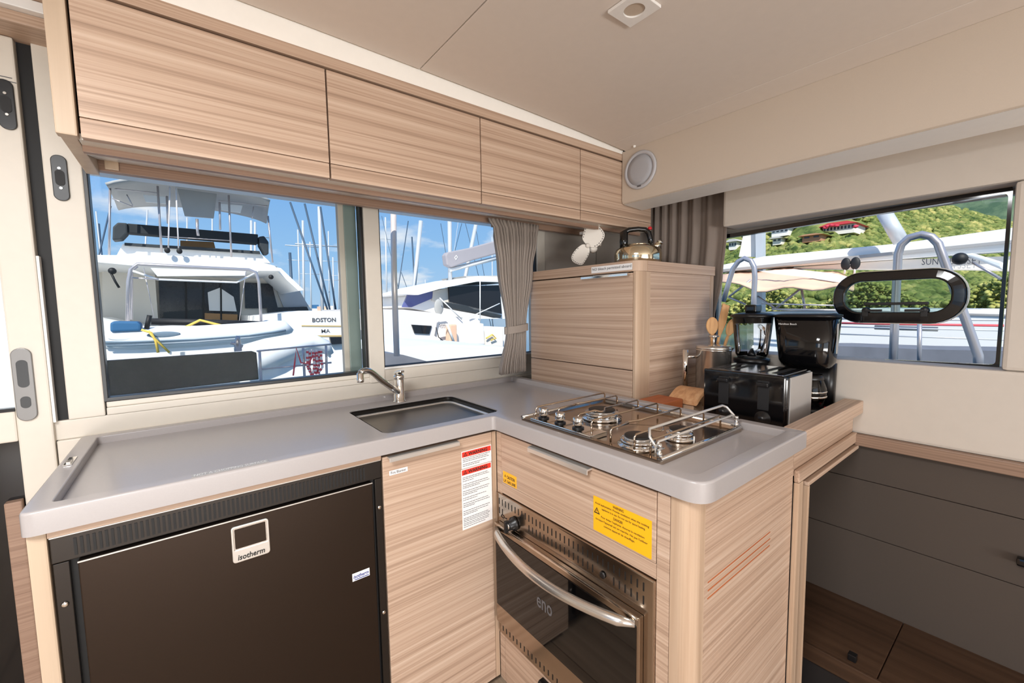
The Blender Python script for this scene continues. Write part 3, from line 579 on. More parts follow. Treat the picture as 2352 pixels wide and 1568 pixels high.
# --- wooden rail, apron and door-opening trim at the end of the peninsula
ra = thing('ledge_rail', 'raised oak rail and apron at the edge of the appliance shelf', 'rail', (1.5, .41, -.46))
bx('rail', 'oak_x', ra, 1.2505, 1.779, .3765, .430, -.372, -.330, .003); bx('apron', 'oak_x', ra, 1.2505, 1.779, .402, .420, -.458, -.3725, .001)
bx('appliance_shelf', 'shelf_tan', None, 1.252, 1.779, .4305, .905, -.405, -.385, .001, label='tan shelf carrying the toaster and coffee maker', cat='shelf')
mo = thing('trim_4', 'oak moulding framing the stairwell opening', 'trim', (1.5, .39, -1.2), kind='structure')
bx('top_moulding', 'oak_x', mo, 1.250, 1.779, .388, .4015, -.474, -.441, .004); bx('side_moulding', 'oak_z', mo, 1.250, 1.283, .388, .4015, -1.55, -.4745, .004)
bx('top_lining', 'oak_x', mo, 1.300, 1.772, .381, .4095, -.493, -.482, .002); bx('side_lining', 'oak_z', mo, 1.300, 1.310, .381, .4095, -1.55, -.4935, .002)
bx('jamb_fill', 'dark_gap', mo, 1.25, 1.30, .402, .43, -1.55, -.475); bx('head_fill', 'dark_gap', mo, 1.30, 1.772, .41, .43, -.482, -.459)
# --- box locker standing on the peninsula
bl = thing('box_locker', 'oak box locker with drop-down door on the worktop corner', 'cabinet', (1.56, 1.2, -.4))
XB, YB0, YB1 = 1.278, .912, 1.503
def rc(x0, x1, y0, y1, r): return roundpoly([(x0, y0), (x1, y0), (x1, y1), (x0, y1)], [r, .002, .002, .002], 8)
build('lid', G().prism(loop3(rc(XB, 1.820, YB0-.002, YB1, .05), .122), (0, 0, .039)), 'oak_plain', bl, bev=.002)
bx('lid_edge', 'oak_y', bl, XB-.0012, XB+.001, .966, YB1, .1235, .1595)
bx('core', 'dark_gap', bl, XB+.022, 1.812, YB0+.022, YB1, -.385, .1215)
bx('door', 'oak_y', bl, XB, XB+.020, .935, 1.502, -.2355, .1175, .0015)
bx('lower_panel', 'oak_y', bl, XB, XB+.020, .935, 1.502, -.385, -.2385, .001)
pc = [(XB+.0005, .9325)]+[(XB+.05*(1-math.cos(math.radians(a)))+.0005, YB0+.0125-.0125*math.sin(math.radians(a))) for a in range(0, 91, 10)]+[(1.352, YB0), (1.352, .93), (1.31, .95)]
build('corner_post', G().prism(loop3(pc, -.385), (0, 0, .5065)), 'oak_z', bl)
bx('side_panel', 'oak_x', bl, 1.3535, 1.790, YB0+.001, .932, -.385, .1215, .001); bx('side_edge', 'oak_z', bl, 1.7915, 1.816, YB0, .935, -.385, .1215, .001)
build('lid_edge', G().prism([(XB+.052, YB0-.0035, .1225), (1.8195, YB0-.0035, .1225), (1.8195, YB0-.0035, .1605), (XB+.052, YB0-.0035, .1605)], (0, .0012, 0)), 'oak_x', bl)
hd = build('handle', G().prism([(XB, .945, .1172), (XB-.014, .945, .1172), (XB-.018, .945, .115), (XB-.018, .945, .107), (XB-.015, .945, .107), (XB, .945, .112)], (0, .225, 0)), 'chrome', bl, bev=.0005)
s = sticker(bl, (XB-.0012, 1.128, .128), YD, .192, .024, 'sticker_white', 'label_strip'); text('NO bleach permitted aboard', (XB-.0022, 1.122, .134), YD, (0, 0, 1), .182, .0135, 'ink_grey', s, bold=.004)
# ================================================================ LOOSE THINGS
# kettle
kx, ky, kz = 1.545, 1.105, .1615
kt = thing('kettle', 'shiny steel kettle with black arched handle on the box locker', 'kettle', (kx, ky, kz))
build('body', G().lathe((kx, ky, kz), [(.092, 0), (.098, .004), (.0985, .05), (.096, .066), (.088, .078), (.060, .090), (.052, .092)], 40), 'brass_steel', kt)
build('lid', G().lathe((kx, ky, kz+.0925), [(.050, 0), (.048, .004), (.02, .008), (.006, .009)], 32), 'brass_steel', kt)
R_ = Vector((.611+.18, -.787+.18, 0)).normalized()          # handle plane, across the view
def kp(a, z): return tuple(Vector((kx, ky, kz+z))+R_*a)
build('handle', G().tube([kp(-.062, .075), kp(-.066, .11), kp(-.062, .145), kp(-.04, .158), kp(0, .162), (kp(.03, .158)), kp(.045, .145), kp(.052, .12), kp(.055, .088)], [.013, .013, .013, .011, .010, .011, .012, .011, .009], 12), 'black_gloss', kt)
build('handle_post', G().tube([kp(-.060, .07), kp(-.060, .15)], .017, 12), 'black_gloss', kt)
sp_ = build('spout', G().tube([kp(.066, .075), kp(.084, .094), kp(.092, .102)], [.016, .013, .012], 14), 'brass_steel', kt)
build('spout_cap', G().lathe(kp(.092, .102), [(.013, 0), (.014, .003), (.008, .012), (.002, .013)], 16, tuple(R_*.5+Vector((0, 0, 1)))), 'chrome', kt)
build('whistle_button', G().lathe(kp(.05, .158), [(.008, 0), (.009, .006), (.006, .012), (.001, .013)], 14), 'red_plastic', kt)
# fan under the locker
hx = Vector((1.447, 1.30, .268)); AX = Vector((-.745, -.667, 0)); AR = Vector((.667, -.745, 0))
fn = thing('cabin_fan', 'white soft-bladed fan hanging under the overhead locker', 'fan', hx)
def fp(a, b, d=0): return hx+AR*(a/505)+Vector((0, 0, -b/505))+AX*d
def smooth_loop(pts, n=6):
    out = []; N = len(pts)
    for i in range(N):
        p0, p1, p2, p3 = (Vector(pts[(i+k) % N]) for k in (-1, 0, 1, 2))
        for k in range(n):
            t = k/n; out.append(tuple(.5*((2*p1)+(-p0+p2)*t+(2*p0-5*p1+4*p2-p3)*t*t+(-p0+3*p1-3*p2+p3)*t**3)))
    return out
for ol, nm in (([(3, 2), (-6, -6), (-12, -18), (-8, -34), (-3, -48), (8, -50), (22, -44), (34, -31), (37, -20), (30, -6), (18, 4)], 0), ([(0, 0), (-12, -3), (-27, 8), (-36, 22), (-34, 33), (-24, 40), (-13, 42), (-5, 33), (3, 18), (4, 7)], 1)):
    L = smooth_loop([(a, b) for a, b in ol], 5); cxm = sum(p[0] for p in L)/len(L); cym = sum(p[1] for p in L)/len(L)
    bd = build('blade', G().loft([[fp(*p, .004+.006*nm) for p in L], [fp(*p, .010+.006*nm) for p in L]], sm=False), 'fan_white', fn, bev=.001)
    if nm < 2:
        g = G()
        for k in range(0, len(L)-1):
            if k % 2 or math.hypot(L[k][0], L[k][1]) < 18: continue
            a, b = Vector(L[k]), Vector(L[(k+1) % len(L)]); c0 = Vector((cxm, cym))
            q = [c0+(a-c0)*.86, c0+(b-c0)*.86, c0+(b-c0)*.92, c0+(a-c0)*.92]
            g.prism([fp(p[0], p[1], .0101+.006*nm) for p in q], AX*.0005)
        build('dash_line', g, 'ink', bd)
build('hub', G().lathe(fp(0, 0, .012), [(.011, 0), (.011, .006), (.008, .012), (.002, .014)], 20, tuple(AX)), 'fan_white', fn)
build('motor', G().lathe(fp(12, 4, -.06), [(.006, -.01), (.018, 0), (.020, .03), (.018, .056), (.008, .062)], 24, tuple(AX)), 'fan_white', fn)
build('bracket', G().tube([fp(26, -2, -.035), fp(30, -20, -.04), fp(30, -48, -.04)], .0075, 12, flat=(0, 0, 1)), 'fan_white', fn)
build('mount', G().lathe(fp(12, -36, -.02), [(.020, 0), (.022, .004), (.022, .016), (.010, .018)], 20).box(hx.x-.0, hx.x+.05, hx.y+.0, hx.y+.05, .325, .337), 'fan_white', fn, bev=.001)
# round loudspeaker
ls = thing('loudspeaker', 'round pale grey loudspeaker grille set in the soffit', 'speaker', (1.55, 1.10, .49))
build('bezel', G().lathe((1.552, 1.102, .567), [(.078, 0), (.078, .004), (.073, .007), (.064, .007), (.063, .003), (.001, .003)], 48, (-1, 0, 0)), 'speaker_ring', ls)
build('grille', G().lathe((1.5488, 1.102, .567), [(.0625, 0), (.0625, .002), (.04, .005), (.002, .006)], 48, (-1, 0, 0)), 'speaker', ls)
bx('badge', 'ink_grey', ls, 1.5435, 1.5465, 1.093, 1.111, .497, .503, .0005)
# ceiling downlight
dl = thing('downlight', 'square white downlight in the ceiling', 'downlight', (.873, .640, .68))
zc = ceil_z(.87); q = [(.873+a*.043, .640+b*.043) for a, b in ((1, 1), (-1, 1), (-1, -1), (1, -1))]
circ = [(.873+.024*math.cos(math.radians(a)), .640+.024*math.sin(math.radians(a))) for a in range(45, 405, 10)]
sq = []
for k in range(36):
    a = math.radians(45+10*k); c, s_ = math.cos(a), math.sin(a); m_ = max(abs(c), abs(s_)); sq.append((.873+.043*c/m_, .640+.043*s_/m_))
build('plate', G().frame(loop3(sq, zc-.001), loop3(circ, zc-.001), (0, 0, -.007)), 'white', dl, bev=.001)
build('reflector', G().lathe((.873, .640, zc-.0045), [(.0235, 0), (.020, .0025), (.010, .003)], 32, (0, 0, 1)), 'downlight_in', dl)
# curtains
def curtain(name, label, m, P, ncol, nrow, pleats, depth, parent=None, amp=None):
    g = G(); V = []
    for j in range(nrow+1):
        t = j/nrow; a, b, nrm, am = P(t); row = []
        for i in range(ncol+1):
            s = i/ncol; p = a.lerp(b, s)
            w = math.sin(2*math.pi*pleats*s+.8*math.sin(9*s)+.5*t)+.35*math.sin(2*math.pi*pleats*2.3*s+1.3)
            row.append(g.b.verts.new(p+nrm*(depth*am*w)))
        V.append(row)
    for j in range(nrow):
        for i in range(ncol): g._f([V[j][i], V[j][i+1], V[j+1][i+1], V[j+1][i]], True)
    return build(name, g, m, parent, solid=.0025)
def lerpk(t, ks):
    for (t0, v0), (t1, v1) in zip(ks, ks[1:]):
        if t <= t1:
            f = (t-t0)/(t1-t0); f = f*f*(3-2*f); return v0+(v1-v0)*f
    return ks[-1][1]
cu = thing('window_curtain', 'short pleated taupe curtain tied back at the galley window', 'curtain', (1.17, 1.47, -.29))
def PL(t):
    z = .372-t*.665
    a = lerpk(t, [(0, 1.022), (.06, 1.050), (.3, 1.072), (.69, 1.112), (.72, 1.112), (1, 1.072)]); b = lerpk(t, [(0, 1.318), (.10, 1.305), (.3, 1.276), (.69, 1.232), (.72, 1.231), (1, 1.225)])
    am = lerpk(t, [(0, .75), (.06, .6), (.10, .9), (.3, 1), (.7, .55), (1, .8)])
    return Vector((a, 1.470, z)), Vector((b, 1.482, z+.002)), Vector((0, -1, 0)), am
curtain('cloth', '', 'curtain_light', PL, 220, 40, 15, .0155, cu)
bx('header_tape', 'curtain_light', cu, 1.05, 1.306, 1.478, 1.486, .340, .356)
g = G(); loop = [(1.172+.067*math.cos(a), 1.476+.020*math.sin(a)) for a in [math.radians(k) for k in range(0, 360, 15)]]
g.frame([(x, y, -.118+.10*(x-1.11)) for x, y in loop], [(1.172+(x-1.172)*.97, 1.476+(y-1.476)*.9, -.118+.10*(x-1.11)) for x, y in loop], (0, 0, .032)); build('tie_band', g, 'curtain_light', cu, bev=.001)
cr_ = thing('side_curtain', 'long pleated grey-brown curtain beside the forward window', 'curtain', (1.845, 1.05, -.18))
def PRr(t):
    z = .50-t*.68
    b = lerpk(t, [(0, .876), (.3, .876), (.55, .888), (.85, .92), (1, .93)])
    return Vector((1.848, 1.262, z)), Vector((1.846, b, z)), Vector((-1, 0, 0)), 1.0
def PRl(t):
    p = PRr(t); q_ = max(.918, p[1].y)
    return p
g = G()
def curtain_right():
    g = G(); V = []; ncol, nrow = 150, 40
    for j in range(nrow+1):
        t = j/nrow; a, b, nrm, am = PRr(t); row = []
        for i in range(ncol+1):
            s = i/ncol; p = a.lerp(b, s); fr_ = 11-4*s
            w = math.sin(2*math.pi*(fr_*s)+.6*t)+.3*math.sin(2*math.pi*fr_*2.1*s)
            dd = .007+.003*s
            if i > ncol-5: dd *= .4
            row.append(g.b.verts.new(p+nrm*dd*w))
        V.append(row)
    for j in range(nrow):
        for i in range(ncol): g._f([V[j][i], V[j][i+1], V[j+1][i+1], V[j+1][i]], True)
    return g
build('cloth', curtain_right(), 'curtain', cr_, solid=.003)
# toaster
tx0, tx1, ty0, ty1, tz0, tz1 = 1.380, 1.600, .472, .722, -.385, -.214
to = thing('toaster', 'black four-slice toaster with steel end panel', 'toaster', ((tx0+tx1)/2, (ty0+ty1)/2, tz0))
bx('body', 'black_gloss', to, tx0+.012, tx1, ty0, ty1, tz0+.006, tz1-.004, .010, seg=3)
bx('front_panel', 'black_gloss', to, tx0, tx0+.0125, ty0+.002, ty1-.002, tz0+.008, tz1-.002, .006, seg=3)
tt = bx('top_plate', 'toaster_top', to, tx0+.014, tx1-.012, ty0+.012, ty1-.012, tz1-.0045, tz1-.001, .002)
for y in (.517, .555, .640, .678): bx('slot', 'rubber', tt, tx0+.040, tx1-.03, y-.009, y+.009, tz1-.0012, tz1-.0004)
bx('end_panel', 'panel_grey', to, tx0+.030, tx1-.010, ty0-.003, ty0+.001, tz0+.020, tz1-.008, .002)
for y in (.652, .532):
    bx('lever_slot', 'rubber', to, tx0-.0015, tx0+.001, y-.016, y+.016, -.325, -.235, .0005)
    bx('lever', 'black', to, tx0-.014, tx0-.001, y-.017, y+.017, -.252, -.240, .003)
    d_ = build('dial', G().lathe((tx0+.0005, y, -.352), [(.024, 0), (.023, .003), (.013, .004), (.012, .014), (.002, .015)], 24, (-1, 0, 0)), 'black', to)
for x in (tx0+.03, tx1-.03):
    for y in (ty0+.02, ty1-.02): build('foot', G().lathe((x, y, tz0), [(.008, 0), (.008, .008)], 12), 'rubber', to)
# coffee maker
cx_, cy_ = 1.715, .530
cm = thing('coffee_maker', 'tall black drip coffee maker with glass jug', 'coffee maker', (cx_, cy_, -.385))
def rr(cx, cy, w, h, r, z): return loop3(rrect(cx, cy, w, h, r, 5), z)
build('base', G().loft([rr(1.698, .525, .155, .165, .05, -.385), rr(1.698, .525, .155, .165, .05, -.357), rr(1.698, .525, .145, .155, .05, -.352)]), 'black', cm, bev=.003)
build('column', G().loft([rr(1.752, .525, .045, .15, .018, -.352), rr(1.752, .525, .045, .155, .018, -.21)]), 'black', cm)
build('reservoir', G().loft([rr(1.718, .525, .100, .150, .04, -.220), rr(1.714, .525, .115, .163, .045, -.20), rr(1.708, .527, .132, .188, .05, -.050)]), 'black_gloss', cm)
build('lid', G().loft([rr(1.708, .527, .137, .194, .052, -.0495), rr(1.708, .527, .137, .194, .052, -.042), rr(1.708, .527, .105, .16, .045, -.037)]), 'black', cm)
text('Hamilton Beach', (1.6405, .590, -.075), YD, (0, 0, 1), .055, .006, 'sticker_white', cm, lift=.0015)
bx('water_gauge', 'panel_grey', cm, 1.69, 1.704, .4335, .436, -.17, -.07, .001)
jg = build('jug', G().lathe((1.668, .505, -.350), [(.036, 0), (.046, .006), (.054, .040), (.054, .062), (.044, .092), (.038, .100), (.041, .108)], 32, cap=False), 'carafe_glass', cm, label='glass coffee jug')
build('jug_band', G().lathe((1.668, .505, -.258), [(.045, 0), (.046, .002), (.043, .012), (.040, .014)], 32), 'black', jg)
build('jug_ring', G().lathe((1.668, .505, -.318), [(.0545, 0), (.0555, .001), (.0555, .006), (.0545, .007)], 32, cap=False).lathe((1.668, .505, -.300), [(.0545, 0), (.0555, .001), (.0555, .004), (.0545, .005)], 32, cap=False), 'chrome', jg)
build('jug_handle', G().tube([(1.630, .548, -.246), (1.620, .556, -.236), (1.612, .562, -.245), (1.612, .562, -.305), (1.622, .552, -.318)], [.007, .009, .009, .008, .006], 10), 'black', jg)
build('switch', G().lathe((1.665, .448, -.3515), [(.007, 0), (.006, .005)], 12), 'red_plastic', cm)
# blender
bxx, byy = 1.698, .700
bd = thing('blender', 'glass jug blender with black lid beside the coffee maker', 'blender', (bxx, byy, -.385))
build('base', G().lathe((bxx, byy, -.385), [(.070, 0), (.072, .01), (.064, .10), (.058, .16), (.062, .165), (.062, .178), (.052, .182)], 28), 'black', bd)
jg = build('jug', G().lathe((bxx, byy, -.2025), [(.048, 0), (.055, .012), (.060, .06), (.069, .150)], 28, cap=False), 'blender_glass', bd)
build('jug_ribs', G().lathe((bxx, byy, -.200), [(.040, 0), (.050, .014), (.056, .06), (.065, .148)], 9, sm=False, cap=False), 'blender_glass', jg)
build('blade_hub', G().lathe((bxx, byy, -.199), [(.016, 0), (.012, .012), (.004, .028)], 12), 'black', jg)
build('jug_grip', G().tube([(bxx-.055, byy-.045, -.080), (bxx-.088, byy-.070, -.088), (bxx-.092, byy-.073, -.12), (bxx-.075, byy-.06, -.165), (bxx-.045, byy-.036, -.178)], .008, 10), 'blender_glass', jg)
ld = build('lid', G().lathe((bxx, byy, -.0725), [(.064, 0), (.066, .02), (.075, .022), (.075, .030), (.058, .036), (.03, .040), (.004, .041)], 32), 'black', bd)
bx('lid_grip', 'black_gloss', ld, bxx-.028, bxx+.026, byy-.022, byy+.020, -.033, -.004, .008, seg=3)
# french press
px_, py_ = 1.595, .795
fp_ = thing('french_press', 'polished steel cafetiere with bar handle', 'coffee press', (px_, py_, -.385))
build('body', G().lathe((px_, py_, -.385), [(.060, 0), (.062, .003), (.062, .215), (.063, .216), (.063, .222), (.060, .226), (.03, .230), (.010, .231)], 40), 'steel', fp_)
build('rim_band', G().lathe((px_, py_, -.1755), [(.0632, 0), (.0638, .002), (.0632, .004)], 40), 'chrome', fp_)
build('plunger', G().tube([(px_, py_, -.155), (px_, py_, -.126)], .004, 10).lathe((px_, py_, -.128), [(.006, 0), (.019, .004), (.019, .008), (.008, .011)], 24), 'chrome', fp_)
HR = Vector((-.79, .61, 0))
hq = lambda a, z: tuple(Vector((px_, py_, z))+HR*a)
build('handle', G().tube([hq(.060, -.200), hq(.105, -.200)], .006, 12).tube([hq(.108, -.172), hq(.108, -.312)], .0105, 14), 'chrome', fp_)
build('spout', G().loft([[tuple(Vector((px_, py_, z))-HR*a+Vector((-HR.y, HR.x, 0))*w) for a, w in ((.056, -.016), (.056+k, 0), (.056, .016))] for z, k in ((-.195, .004), (-.168, .024))]), 'black', fp_)
# wooden utensils in a jar
ja = thing('utensil_jar', 'plain steel jar of wooden utensils behind the cafetiere', 'jar', (1.700, .860, -.385))
build('jar_wall', G().lathe((1.700, .860, -.385), [(.040, 0), (.044, .003), (.044, .15), (.041, .15), (.041, .006), (.001, .006)], 28), 'satin', ja)
def utensil(name, label, top, w, h, kind, base, m='beech'):
    o = thing(name, label, 'utensil', base, group='wooden utensils in the jar'); top = Vector(top); base = Vector(base); d = (top-base).normalized()
    r = Vector((.611, -.787, 0)); r = (r-d*r.dot(d)).normalized(); nn = r.cross(d); neck = top-d*h
    build('handle', G().tube([base, neck], [.005, .006], 10), m, o)
    if kind == 'spoon': L = [(math.cos(a)*w/2*(1-.18*(math.sin(a) < 0)*abs(math.sin(a))), h/2+math.sin(a)*h/2) for a in [math.radians(k) for k in range(0, 360, 15)]]
    elif kind == 'spatula': L = [(-w*.2, -.02), (w*.2, -.02), (w*.5, h*.25), (w*.5, h*.98), (-w*.42, h*1.06), (-w*.5, h*.25)]
    lp = lambda dd, k: [neck+r*(a*k)+d*((b-h/2)*k+h/2)+nn*dd for a, b in L]
    build('head', G().loft([lp(-.004, .9), lp(-.001, 1), lp(.002, 1), lp(.004, .9)], sm=False), m, o)
utensil('wooden_spoon', 'round-headed beech spoon standing in the jar', at(1636, 728, 'x', 1.665), .046, .072, 'spoon', (1.708, .856, -.376))
utensil('wooden_spatula', 'straight-edged beech spatula standing tallest in the jar', at(1667, 700, 'x', 1.700), .030, .10, 'spatula', (1.700, .872, -.376))
utensil('wooden_turner', 'beech turner leaning towards the blender in the jar', at(1686, 732, 'x', 1.715), .036, .072, 'spoon', (1.690, .866, -.376))
# boards
t = bx('chopping_board', 'red_wood', None, 1.262, 1.392, .800, .900, -.384, -.335, .004, label='reddish wooden board lying against the box locker', cat='board')
t = thing('serving_board', 'pale curved wooden serving board behind the toaster', 'board', (1.46, .82, -.384))
g = G(); sec = []
for k in range(13):
    s = k/12; xx = 1.40+.09*s; zz = -.348+.018*math.sin(s*2.4)+.02*s; sec.append([(xx, .755, zz-.008), (xx, .862, zz-.008), (xx, .868, zz), (xx, .862, zz+.008), (xx, .755, zz+.008), (xx, .749, zz)])
build('board', g.loft(sec), 'beech_x', t, bev=.001); bx('support', 'shelf_tan', t, 1.41, 1.47, .77, .85, -.3845, -.354, .002)
# ================================================================ OUTSIDE
WATER = -2.6
t = bx('sea', 'water', None, -300, 300, -300, 600, WATER-.5, WATER, label='greenish harbour water', cat='water', kind='structure')
def poly(pts, ax, val, depth, m, parent=None, name='panel', bev=0, **k):       # outline at its own distance, with real depth away from the room
    v = (0, depth, 0) if ax == 'y' else (depth, 0, 0)
    return build(name, G().prism([at(u, w, ax, val) for u, w in pts], v), m, parent, bev, **k)
def c1(*p): return [(200+a/2.8514, 380+b/2.8514) for a, b in p]
def c2(*p): return [(780+a/3.564, 440+b/3.564) for a, b in p]
def c3(*p): return [(1640+a/3.3034, 420+b/3.3034) for a, b in p]
def pipe(px, ax, val, r, m, parent=None, name='tube', seg=8, **k): return build(name, G().tube([at(u, w, ax, val) for u, w in px], r, seg), m, parent, **k)
# --- big white catamaran astern of the window
ca = thing('catamaran', 'white flybridge catamaran moored stern-to outside the big window', 'boat', (1, 14, WATER))
cab = poly(c1((-700, 585), (1240, 660), (1330, 740), (1480, 960), (1480, 1330), (-700, 1330)), 'y', 15.6, 6, 'gelcoat_warm', ca, 'cabin')
dg = poly(c1((468, 745), (1000, 765), (1005, 1085), (480, 1085)), 'y', 15.5, .08, 'boat_glass', cab, 'saloon_door')
for a, b in ((640, 655), (755, 768), (870, 882)): poly(c1((a, 752), (b, 752), (b+3, 1080), (a+3, 1080)), 'y', 15.42, .06, 'rubber', cab, 'door_mullion')
poly(c1((500, 960), (760, 940), (770, 1080), (500, 1080)), 'y', 15.44, .05, 'canvas_dark', cab, 'settee_back'); poly(c1((760, 965), (985, 975), (985, 1070), (770, 1070)), 'y', 15.44, .05, 'teak', cab, 'table')
poly(c1((790, 830), (870, 800), (960, 860), (980, 955), (800, 950)), 'y', 15.43, .05, 'hypalon', cab, 'reflection_shape')  # pale shape painting a reflection in the saloon door glass
poly(c1((1030, 765), (1210, 775), (1250, 935), (1035, 935)), 'y', 15.5, .08, 'boat_glass', cab, 'galley_window')
poly(c1((1235, 800), (1390, 815), (1450, 920), (1290, 935)), 'y', 15.5, .08, 'canvas', cab, 'side_glass')
poly(c1((1180, 930), (1440, 925), (1460, 965), (1180, 985)), 'y', 15.4, .1, 'boat_glass', cab, 'windscreen')
rfp = poly(c1((-640, 600), (-600, 560), (55, 585), (600, 590), (1090, 620), (1225, 655), (1270, 690), (1100, 690), (300, 655), (60, 632), (-640, 610)), 'y', 12.6, 5, 'gelcoat', ca, 'hardtop')
poly(c1((1210, 660), (1270, 672), (1420, 815), (1385, 820)), 'y', 12.8, 3.2, 'gelcoat', ca, 'side_deck_brace')
poly(c1((190, 595), (235, 512), (330, 520), (1135, 575), (1205, 638)), 'y', 13.4, 3, 'gelcoat', ca, 'flybridge_coaming')
poly(c1((245, 505), (1130, 560), (1135, 578), (245, 522)), 'y', 13.3, .2, 'canvas_dark', ca, 'coaming_pad')
b1 = poly(c1((262, 378), (1120, 450), (1120, 512), (265, 440)), 'y', 13.2, .35, 'cushion', ca, 'bench_back', .02)
poly(c1((168, 400), (200, 372), (262, 376), (265, 440), (225, 482), (165, 488)), 'y', 13.15, .4, 'canvas_dark', ca, 'bench_cushion', .03); poly(c1((1125, 465), (1160, 460), (1190, 500), (1190, 580), (1165, 580), (1130, 520)), 'y', 13.15, .4, 'canvas_dark', ca, 'bench_cushion', .03)
poly(c1((610, 490), (830, 500), (840, 540), (610, 525)), 'y', 13.9, .3, 'teak', ca, 'helm_seat')
pipe(c1((480, 462), (940, 492)), 'y', 13.1, .012, 'tube_steel', ca, 'grab_rail')
# bimini: a cambered canopy seen from below
def bimini():
    g = G(); V = []
    a0 = at(*c1((120, 90))[0], 'y', 12.2); a1 = at(*c1((1195, 205))[0], 'y', 12.2); f0 = at(*c1((200, 262))[0], 'y', 15.8); f1 = at(*c1((1175, 355))[0], 'y', 15.8)
    for j in range(9):
        t = j/8; L = a0.lerp(f0, t); Rr = a1.lerp(f1, t); row = []
        for i in range(25):
            s = i/24; p = L.lerp(Rr, s); p.z += .16*math.sin(math.pi*s)-.10*(abs(2*s-1)**6)+.06*math.sin(math.pi*t); row.append(g.b.verts.new(p))
        V.append(row)
    for j in range(8):
        for i in range(24): g._f([V[j][i], V[j][i+1], V[j+1][i+1], V[j+1][i]], True)
    return g
bm = build('bimini', bimini(), 'canvas', ca, solid=.06)
poly(c1((590, 150), (850, 185), (830, 345), (640, 330)), 'y', 13.0, .05, 'canvas', bm, 'loose_flap'); poly(c1((365, 190), (518, 205), (520, 250), (385, 238)), 'y', 13.0, .04, 'gelcoat', bm, 'clear_window'); poly(c1((875, 250), (1018, 262), (1005, 310), (880, 292)), 'y', 13.0, .04, 'gelcoat', bm, 'clear_window')
for p in (((160, 150), (470, 180)), ((165, 215), (300, 270)), ((860, 230), (1180, 265)), ((260, 190), (300, 265)), ((1090, 270), (1080, 350))): pipe(c1(*p), 'y', 12.9, .012, 'tube_steel', bm, 'batten')
for a, b in (((150, 150), (145, 585)), ((462, 135), (488, 570)), ((928, 195), (945, 600)), ((1185, 330), (1215, 635)), ((522, 200), (530, 380)), ((868, 240), (872, 420))): pipe(c1(a, b), 'y', 12.7, .022, 'tube_steel', ca, 'bimini_pole')
for a, b in (((542, 140), (532, 555)), ((582, 145), (600, 560))): pipe(c1(a, b), 'y', 12.5, .014, 'rope_white', ca, 'sheet_rope')
for a in ((525, 555), (605, 560)): build('block', G().ball(at(*c1(a)[0], 'y', 12.45), .055, (1, .5, 1.2)), 'rubber', ca)
pipe(c1((720, 350), (722, 420), (728, 460)), 'y', 12.8, .03, 'tube_steel', ca, 'tackle')
pipe(c1((265, 1030), (270, 760), (285, 680), (330, 645), (700, 665), (1060, 682), (1105, 700), (1125, 760), (1142, 1050)), 'y', 11.6, .035, 'tube_steel', ca, 'arch')
pipe(c1((290, 1010), (292, 690), (330, 660)), 'y', 11.9, .025, 'tube_steel', ca, 'arch_brace'); pipe(c1((300, 690), (460, 745), (980, 765), (1120, 695)), 'y', 11.8, .022, 'gelcoat', ca, 'arch_brace'); pipe(c1((290, 735), (470, 745)), 'y', 11.7, .015, 'tube_steel', ca, 'arch_brace')
poly(c1((415, 670), (1040, 690), (1040, 720), (460, 725)), 'y', 12.4, .06, 'hypalon', ca, 'rolled_awning'); pipe(c1((1040, 695), (990, 1070)), 'y', 12.0, .008, 'tube_steel', ca, 'line'); pipe(c1((370, 670), (440, 1000)), 'y', 12.0, .008, 'tube_steel', ca, 'line')
poly(c1((95, 640), (440, 660), (470, 1080), (110, 1080)), 'y', 15.3, .3, 'gelcoat_warm', ca, 'cockpit_side'); pipe(c1((150, 690), (185, 760), (210, 800)), 'y', 12.3, .022, 'rubber', ca, 'winch_handle'); build('winch', G().ball(at(*c1((165, 690))[0], 'y', 12.3), .07), 'rubber', ca); build('winch', G().ball(at(*c1((1205, 730))[0], 'y', 12.3), .06), 'rubber', ca)
hl = poly(c1((1100, 985), (1450, 950), (1700, 955), (1780, 960), (1760, 1700), (1100, 1700)), 'y', 12.2, 6, 'gelcoat', ca, 'hull'); poly(c1((-700, 960), (60, 1000), (480, 1085), (1110, 1085), (1110, 1700), (-700, 1700)), 'y', 12.6, 2.5, 'gelcoat', ca, 'transom')
poly(c1((1405, 1045), (1700, 1048), (1700, 1056), (1405, 1053)), 'y', 12.185, .02, 'gold', hl, 'stripe'); poly(c1((1405, 1112), (1700, 1110), (1700, 1120), (1405, 1122)), 'y', 12.185, .02, 'gold', hl, 'stripe'); poly(c1((1590, 1125), (1700, 1122), (1700, 1165), (1600, 1172)), 'y', 12.05, .1, 'boat_glass', hl, 'hull_shadow')  # last dark patch paints a shadow on the hull
def wtext(body, p0, p1, h, ax, val, m, parent, bold=.0, name='lettering'):
    a = at(*p0, ax, val); b = at(*p1, ax, val); return text(body, a, b-a, (0, 0, 1), (b-a).length, h, m, parent, name, .002, bold)
wtext('BOSTON', *c1((1475, 1026), (1630, 1023)), .115, 'y', 12.192, 'ink_grey', hl, .03); wtext('MA', *c1((1535, 1096), (1592, 1094)), .10, 'y', 12.192, 'ink_grey', hl, .01)
